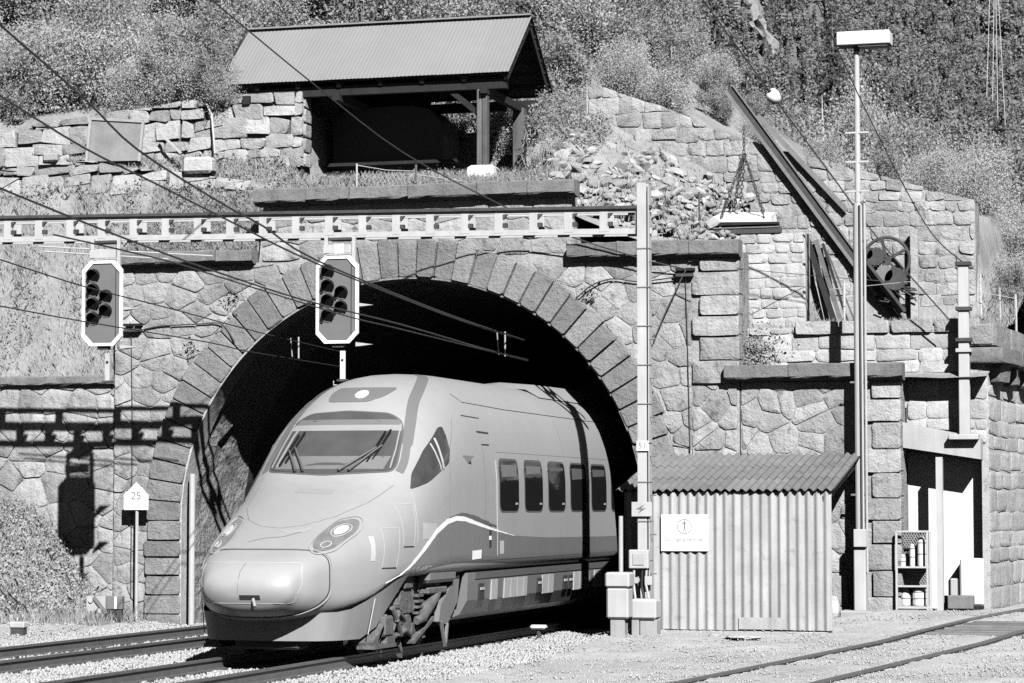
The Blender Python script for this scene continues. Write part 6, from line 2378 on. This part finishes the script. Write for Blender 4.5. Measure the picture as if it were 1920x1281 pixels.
# ------------------------------------------------------------------ trees between hill and mountain
def make_conifer(rng, h):
    root = bpy.data.objects.new("spruce_tree", None)
    COL.objects.link(root)
    MB().tube([(0, 0, -0.5), (0, 0, h * 0.5), (0, 0, h)], [h * 0.018, h * 0.012, 0.02], 7).build("trunk", BARK, root)
    P = []
    lev = int(h * 3.2)
    for l in range(lev):
        f = (l + 0.5) / lev
        z = h * (0.10 + 0.9 * f)
        R = h * 0.20 * (1 - f) ** 0.85 + 0.08
        nb = max(4, int(9 * (1 - f) + 4))
        for b in range(nb):
            a = rng.uniform(0, 6.28)
            L = R * rng.uniform(0.6, 1.1)
            m = int(10 + L * 22)
            t = rng.random(m) ** 0.7
            P.append(np.stack([np.cos(a) * L * t, np.sin(a) * L * t, z - L * 0.42 * t ** 1.5], 1) + rng.normal(size=(m, 3)) * 0.05 * (0.4 + L))
    P = np.concatenate(P)
    V, F = cards(P, 0.10, rng, 0.4)
    np_mesh("crown", V, F, LEAFD, root)
    return root


CON = [make_conifer(RNG, 9.0), make_conifer(RNG, 11.0)]
cused = [False, False]
# (photo column, top row, distance along y)
for i, (px, ptop, y, lab) in enumerate(((1340, 5, 62, "tall dark spruce behind the crane jib tip"), (1372, 60, 56, "dark spruce just right of the tallest one behind the jib"), (1305, 60, 60, "dark spruce left of the tallest one behind the wing wall"), (1270, -30, 75, "dark spruce standing behind the rubble slope"), (1400, 130, 52, "short dark spruce just above the sloping wall top"), (1215, -60, 80, "dark spruce at the top edge behind the shelter gable"), (1560, -10, 130, "far dark spruce high on the slope beside the lamp lantern"))):
    top = at(px, ptop, y)
    k = i % 2
    if not cused[k]:
        o = CON[k]
        cused[k] = True
    else:
        o = copy_tree(CON[k])
    h0 = (9.0, 11.0)[k]
    base = back_z(top.x, y) - 0.3
    sc = (top.z - base) / h0
    o.scale = (sc * 0.8, sc * 0.8, sc)
    o.rotation_euler = (0, 0, i * 1.1)
    o.location = (top.x, y, base)
    tag(o, lab, "tree", "dark spruces beyond the wing wall")


def make_tree(rng, h, leafmat, barkmat):
    root = bpy.data.objects.new("broadleaf_tree", None)
    COL.objects.link(root)
    (V, F), cl = blob_leaves(rng, 14000, h * 0.28, h * 0.28, h * 0.36, 34, 0.05, 0.17, 0.6, h * 0.22)
    np_mesh("crown", V, F, leafmat, root)
    mb = MB().tube([(0, 0, -0.5), (0.05, 0, h * 0.3), (0, 0.05, h * 0.6), (0.03, 0, h * 0.9)], [h * 0.02, h * 0.015, h * 0.01, 0.01], 7)
    for k in range(12):
        e = Vector(cl[k])
        mb.tube([(0, 0, max(0.3, e.z * 0.6)), e * 0.6 + Vector((0, 0, e.z * 0.3)), e], [h * 0.008, h * 0.005, 0.008], 5)
    mb.build("trunk", barkmat, root)
    return root


TR = [make_tree(RNG, 6.0, LEAF, BIRCH), make_tree(RNG, 7.0, LEAFB, BARK), make_tree(RNG, 5.0, LEAF, BARK)]
tused = [False] * 3
rt = random.Random(5)
spots = []
for px in range(1000, 1215, 34):
    spots.append((px + rt.uniform(-12, 12), 20 + 0.50 * (px - 1040) * 0.55 + rt.uniform(-45, 25), rt.uniform(16, 30)))
for px in range(1010, 1300, 40):
    spots.append((px + rt.uniform(-12, 12), -40 + 0.25 * (px - 1010) + rt.uniform(-20, 20), rt.uniform(34, 48)))
for px in range(1500, 1930, 44):
    spots.append((px, 175 + 0.42 * (px - 1500) + rt.uniform(-40, 30), rt.uniform(24, 50)))
for px in range(1540, 1930, 60):
    spots.append((px, 60 + 0.42 * (px - 1500) + rt.uniform(-30, 30), rt.uniform(70, 110)))
for i, (px, ptop, y) in enumerate(spots):
    k = rt.randrange(3)
    if not tused[k]:
        o = TR[k]
        tused[k] = True
    else:
        o = copy_tree(TR[k])
    h0 = (6.0, 7.0, 5.0)[k]
    top = at(px, ptop, y)
    base = max(back_z(top.x, y), hill_z(top.x, y)) - 0.2
    h_ = h0 * 1.12
    sc = max(0.3, (top.z - base) / h_)
    o.scale = (sc * 0.8, sc * 0.8, sc)
    o.rotation_euler = (0, 0, rt.uniform(0, 6))
    o.location = (top.x, y, base)
    if px < 1300:
        tag(o, "leafy tree on the wooded slope between the shelter gable and the wing wall", "tree", "broadleaf trees above the rubble slope")
    elif px < 1500:
        tag(o, "leafy tree just behind the upper end of the sloping wall", "tree", "broadleaf trees behind the jib")
    else:
        tag(o, "leafy tree on the wooded slope right of the lamp post", "tree", "broadleaf trees right of the lamp post")

# ------------------------------------------------------------------ grass and ground cover
def blades(C, h, rng, w=0.006):
    n = len(C)
    a = rng.uniform(0, 2 * np.pi, n)
    hh = h * rng.uniform(0.5, 1.4, n)
    lean = rng.normal(size=(n, 2)) * 0.35 * hh[:, None]
    d = np.stack([np.cos(a), np.sin(a), np.zeros(n)], 1) * w
    T = C + np.concatenate([lean, hh[:, None]], 1)
    M = C + np.concatenate([lean * 0.35, hh[:, None] * 0.6], 1)
    V = np.stack([C - d, C + d, M + d * 0.7, T, M - d * 0.7], 1).reshape(-1, 3)
    F = np.arange(5 * n).reshape(n, 5)
    return V, F


def scatter(n, x0, x1, y0, y1, zf, rng, dens=None):
    X = rng.uniform(x0, x1, n)
    Y = rng.uniform(y0, y1, n)
    if dens is not None:
        k = np.array([dens(a, b) > rng.random() for a, b in zip(X, Y)])
        X, Y = X[k], Y[k]
    Z = np.array([zf(a, b) for a, b in zip(X, Y)])
    return np.stack([X, Y, Z], 1)


nz = lambda a, b: 0.55 + 0.9 * mnoise.noise((a * 1.3, b * 1.3, 3))
C = scatter(26000, -11, -5.72, 0.15, 1.3, hill_z, RNG, nz)
V, F = blades(C, 0.13, RNG)
o = structure(np_mesh("slope_grass", V, F, GRASS), "stuff")
tag(o, "short dry grass on the steep slope behind the left signal", "grass")
C = scatter(15000, -11, -5.72, 0.15, 1.3, hill_z, RNG, lambda a, b: 0.15 + 1.4 * mnoise.noise((a * 1.6, b * 1.6, 9)))
V, F = cards(C + RNG.normal(size=C.shape) * 0.04 + np.array([0, -0.03, 0.06]), 0.026, RNG, 0.6)
o = structure(np_mesh("slope_weeds", V, F, LEAF), "stuff")
tag(o, "small leafy weeds in the grass on the left slope", "weeds")
C = np.concatenate([scatter(9000, -11, -2.7, 1.2, 1.62, hill_z, RNG), scatter(9000, -5.5, -2.95, 0.2, 1.25, hill_z, RNG), scatter(16000, -2.6, 2.4, 0.18, 1.9, hill_z, RNG), scatter(6000, 1.6, 5.2, 0.2, 3.6, rubble_z, RNG, lambda a, b: 0.8 if (b > 2.6 and a < 3.4) else 0.22)])
V, F = blades(C, 0.15, RNG)
o = structure(np_mesh("terrace_grass", V, F, GRASS), "stuff")
tag(o, "tufts of dry grass along the terraces above the portal", "grass")
C = np.concatenate([scatter(5000, -11, -2.7, 1.2, 1.55, hill_z, RNG, nz), scatter(5000, -5.5, -2.95, 0.2, 1.25, hill_z, RNG, nz), scatter(5000, -2.6, 2.2, 0.2, 1.7, hill_z, RNG, nz), scatter(4000, 1.5, 2.9, 2.3, 3.6, rubble_z, RNG)])
V, F = cards(C + np.abs(RNG.normal(size=C.shape)) * np.array([0.03, -0.03, 0.10]), 0.028, RNG, 0.6)
o = structure(np_mesh("terrace_weeds", V, F, LEAF), "stuff")
tag(o, "leafy weeds growing on the terraces above the portal", "weeds")
# bank of weeds against the left wing wall
bank = lambda a, b: ground_z(a, b) + max(0, 1.15 * sstep((-a - 5.6) / 2.2)) * sstep((b + 1.1) / 1.0)
V, F = [], []
bx = np.linspace(-13, -5.2, 40)
by = np.linspace(-1.3, 0.03, 12)
for b in by:
    for a in bx:
        V.append((a, b, bank(a, b) - 0.03 + 0.05 * mnoise.noise((a * 2, b * 2, 0))))
for j in range(11):
    for i in range(39):
        F.append((j * 40 + i, j * 40 + i + 1, j * 40 + 41 + i, j * 40 + 40 + i))
structure(np_mesh("earth_bank", V, F, EARTH, smooth=True))
C = scatter(17000, -10.5, -5.3, -1.5, 0.0, bank, RNG, lambda a, b: 0.35 + 0.4 * sstep((-a - 5.3) / 1.2))
V, F = cards(C + np.abs(RNG.normal(size=C.shape)) * np.array([0.04, -0.05, 0.09]), 0.030, RNG, 0.6)
o = structure(np_mesh("bank_weeds", V, F, LEAFB), "stuff")
tag(o, "pale leafy weeds covering the bank below the left wing wall", "weeds")
C = np.concatenate([scatter(12000, -10.5, -4.9, -2.4, 0.0, bank, RNG, nz), scatter(5000, -10.5, -5.6, -1.4, 0.0, bank, RNG, nz)])
V, F = blades(C, 0.20, RNG)
o = structure(np_mesh("bank_grass", V, F, GRASS), "stuff")
tag(o, "thin dry grass at the foot of the left bank", "grass")
C = np.concatenate([scatter(3500, 6.1, 10.1, 0.75, 3.4, hill_z, RNG, nz), scatter(2500, 9.8, 10.4, 1.0, 8, hill_z, RNG)])
V, F = blades(C, 0.12, RNG)
o = structure(np_mesh("crane_terrace_grass", V, F, GRASS), "stuff")
tag(o, "sparse dry grass on the crane terrace", "grass")
C = scatter(1500, 4.6, 13, -16, -0.5, ground_z, RNG, lambda a, b: 0.3 + 1.6 * mnoise.noise((a * 0.8, b * 0.8, 4)))
V, F = blades(C, 0.045, RNG, 0.005)
o = structure(np_mesh("yard_grass", V, F, GRASS), "stuff")
tag(o, "scattered tufts of grass in the gravel yard", "grass")

# ================================================================== WIRES
def wire(label, pts, r=0.011, cat="wire", name="overhead_wire", m=WIRE):
    return tag(MB().tube(pts, r, 6).build(name, m), label, cat)


def smooth_line(P, n=24):
    P = [Vector(p) for p in P]
    out = []
    for i in range(len(P) - 1):
        p0, p1, p2, p3 = P[max(i - 1, 0)], P[i], P[i + 1], P[min(i + 2, len(P) - 1)]
        for k in range(n // (len(P) - 1) + 1):
            t = k / (n // (len(P) - 1) + 1)
            out.append(0.5 * ((2 * p1) + (p2 - p0) * t + (2 * p0 - 5 * p1 + 4 * p2 - p3) * t * t + (3 * p1 - p0 - 3 * p2 + p3) * t ** 3))
    out.append(P[-1])
    return out


def wx(x, pts):
    return smooth_line([at_x(px, py, x) for px, py in pts])


wire("carrier wire of the train track entering the frame highest at the left edge", wx(2.25, [(-60, -3), (0, 47), (160, 187), (257, 280), (413, 380), (493, 424), (593, 488), (833, 587), (983, 638)]), 0.013)
wire("carrier wire of the train track entering the left edge second from top", wx(2.05, [(-60, 142), (0, 180), (157, 277), (297, 347), (447, 423), (593, 494), (833, 590), (960, 632)]), 0.012)
wire("contact wire of the train track crossing behind the right signal, upper", wx(2.2, [(-60, 326), (0, 353), (147, 413), (247, 452), (377, 500), (567, 562), (750, 608), (907, 654), (990, 675)]), 0.012)
wire("contact wire of the train track crossing behind the right signal, lower", wx(2.1, [(100, 440), (317, 490), (413, 520), (640, 590), (750, 617), (907, 656), (990, 677)]), 0.010)
wire("carrier wire of the left track passing the left signal", wx(-1.7, [(-60, 468), (0, 487), (157, 537), (313, 577), (500, 627), (640, 660)]), 0.010)
wire("contact wire of the left track passing below the left signal", wx(-1.8, [(-60, 563), (0, 574), (157, 603), (390, 642), (470, 660), (640, 688)]), 0.010)
wire("feeder wire crossing the shelter roof down to the right portal cornice", smooth_line([at(340, -50, -9), at(397, 0, -8), at(587, 157, -5), at(757, 287, -2.6), at(947, 388, -0.9), at(1060, 440, -0.4), at(1200, 484, -0.25), at(1285, 505, -0.12)]), 0.012)
ins = at(1450, 181, -1.5)
wire("stay wire from the top edge past the jib to the wall mast foot", smooth_line([at(1285, -50, -4), at(1318, 0, -3.6), ins, at(1560, 330, -0.6), at(1650, 452, -0.2), at(1780, 600, 0.1)]), 0.013)
wire("wire from the top edge past the lantern to the wall mast top", smooth_line([at(1512, -40, -4), at(1530, 0, -3.6), at(1620, 200, -2.0), at(1735, 420, -0.3), at(1805, 492, 0.25)]), 0.011)
it = thing("egg_insulator", "white egg-shaped insulator on the stay wire near the jib tip", "insulator", ins)
d = (at(1560, 330, -0.6) - at(1318, 0, -3.6)).normalized()
MB().tube([ins - d * 0.13, ins - d * 0.1, ins, ins + d * 0.1, ins + d * 0.13], [0.03, 0.10, 0.12, 0.10, 0.03], 14).build("porcelain", WHITE, it, smooth=True)
MB().tube([ins - d * 0.14, ins - d * 0.11, ins - d * 0.04], [0.03, 0.055, 0.03], 10).build("cap", BLACK, it)
# catenary supports in the tunnel mouth
for px, py1, py2, x, lab in ((947, 622, 668, 2.15, "catenary dropper assembly of the train track just inside the tunnel"), (560, 632, 672, -1.75, "catenary dropper of the left track at the tunnel mouth")):
    t = thing("catenary_dropper", lab, "dropper", at_x(px, py2, x))
    a, b = at_x(px, py1, x), at_x(px, py2, x)
    MB().tube([a, b], 0.014, 6).build("dropper", GALV, t)
    a2, b2 = at_x(px - 15, py1 + 2, x), at_x(px - 12, py2 - 3, x)
    MB().tube([a2, b2], 0.011, 6).build("dropper", GALV, t)
# brackets on the portal wall
for (px, py, lab) in ((250, 612, "small dark cable bracket on the portal wall right of the left signal"), (1285, 508, "dark cable bracket under the right portal cornice")):
    c = at(px, py, -0.1)
    t = thing("cable_bracket", lab, "bracket", c)
    MB().box(c.x - 0.16, c.x - 0.02, -0.2, -0.02, c.z - 0.0, c.z + 0.045).build("clamp", BLACK, t)
    MB().box(c.x + 0.02, c.x + 0.16, -0.2, -0.02, c.z - 0.0, c.z + 0.045).build("clamp", BLACK, t)
    MB().box(c.x - 0.16, c.x + 0.14, -0.16, -0.02, c.z - 0.10, c.z - 0.05).build("arm", IRON, t)
wire("cable bowed along the portal wall from the left bracket to the voussoirs", smooth_line([at(262, 620, -0.06), at(300, 612, -0.06), at(370, 608, -0.06), at(415, 608, -0.08), at(440, 640, -0.13)]), 0.012, "cable", "wall_cable")
wire("cable bowed over the right voussoirs to the cornice bracket", smooth_line([at(1080, 560, -0.13), at(1110, 535, -0.1), at(1150, 523, -0.07), at(1200, 528, -0.07), at(1280, 518, -0.1)]), 0.012, "cable", "wall_cable")
wire("straight cable hanging from the cornice bracket towards the hut", [at(1283, 512, -0.12), at(1250, 580, -0.3), at(1225, 640, -0.4)], 0.011, "cable", "wall_cable")
wire("thin vertical cable down the portal wall right of the quoin edge", [at(1285, 520, -0.05), at(1289, 640, -0.05), at(1294, 850, -0.05)], 0.009, "cable", "wall_cable")
wire("thin vertical cable down the portal wall left of the arch", [at(246, 620, -0.05), at(248, 800, -0.05), at(245, 1120, -0.05)], 0.009, "cable", "wall_cable")
wire("thin wire sagging from the right cornice to the fence on the crane terrace", smooth_line([at(1290, 490, -0.1), at(1400, 505, 0.3), at(1560, 520, 1.5), at(1700, 530, 2.2)]), 0.006, "wire", "fence_wire")
wire("thin fence wire running along the crane terrace", [at(1555, 543, 2.3), at(1720, 527, 2.3), at(1905, 560, 3.0)], 0.006, "wire", "fence_wire", GALV)
# far power line
for i, (a, b, c) in enumerate((((1856, -20), (1850, 180), 0), ((1864, -20), (1861, 190), 1), ((1867, -20), (1871, 225), 2), ((1871, -20), (1885, 235), 3))):
    wire(("first", "second", "third", "fourth")[i] + " from the left of the four far power lines high on the mountainside", [at(a[0], a[1], 420), at(b[0], b[1], 400)], 0.055, "power line", "power_line", GALV)
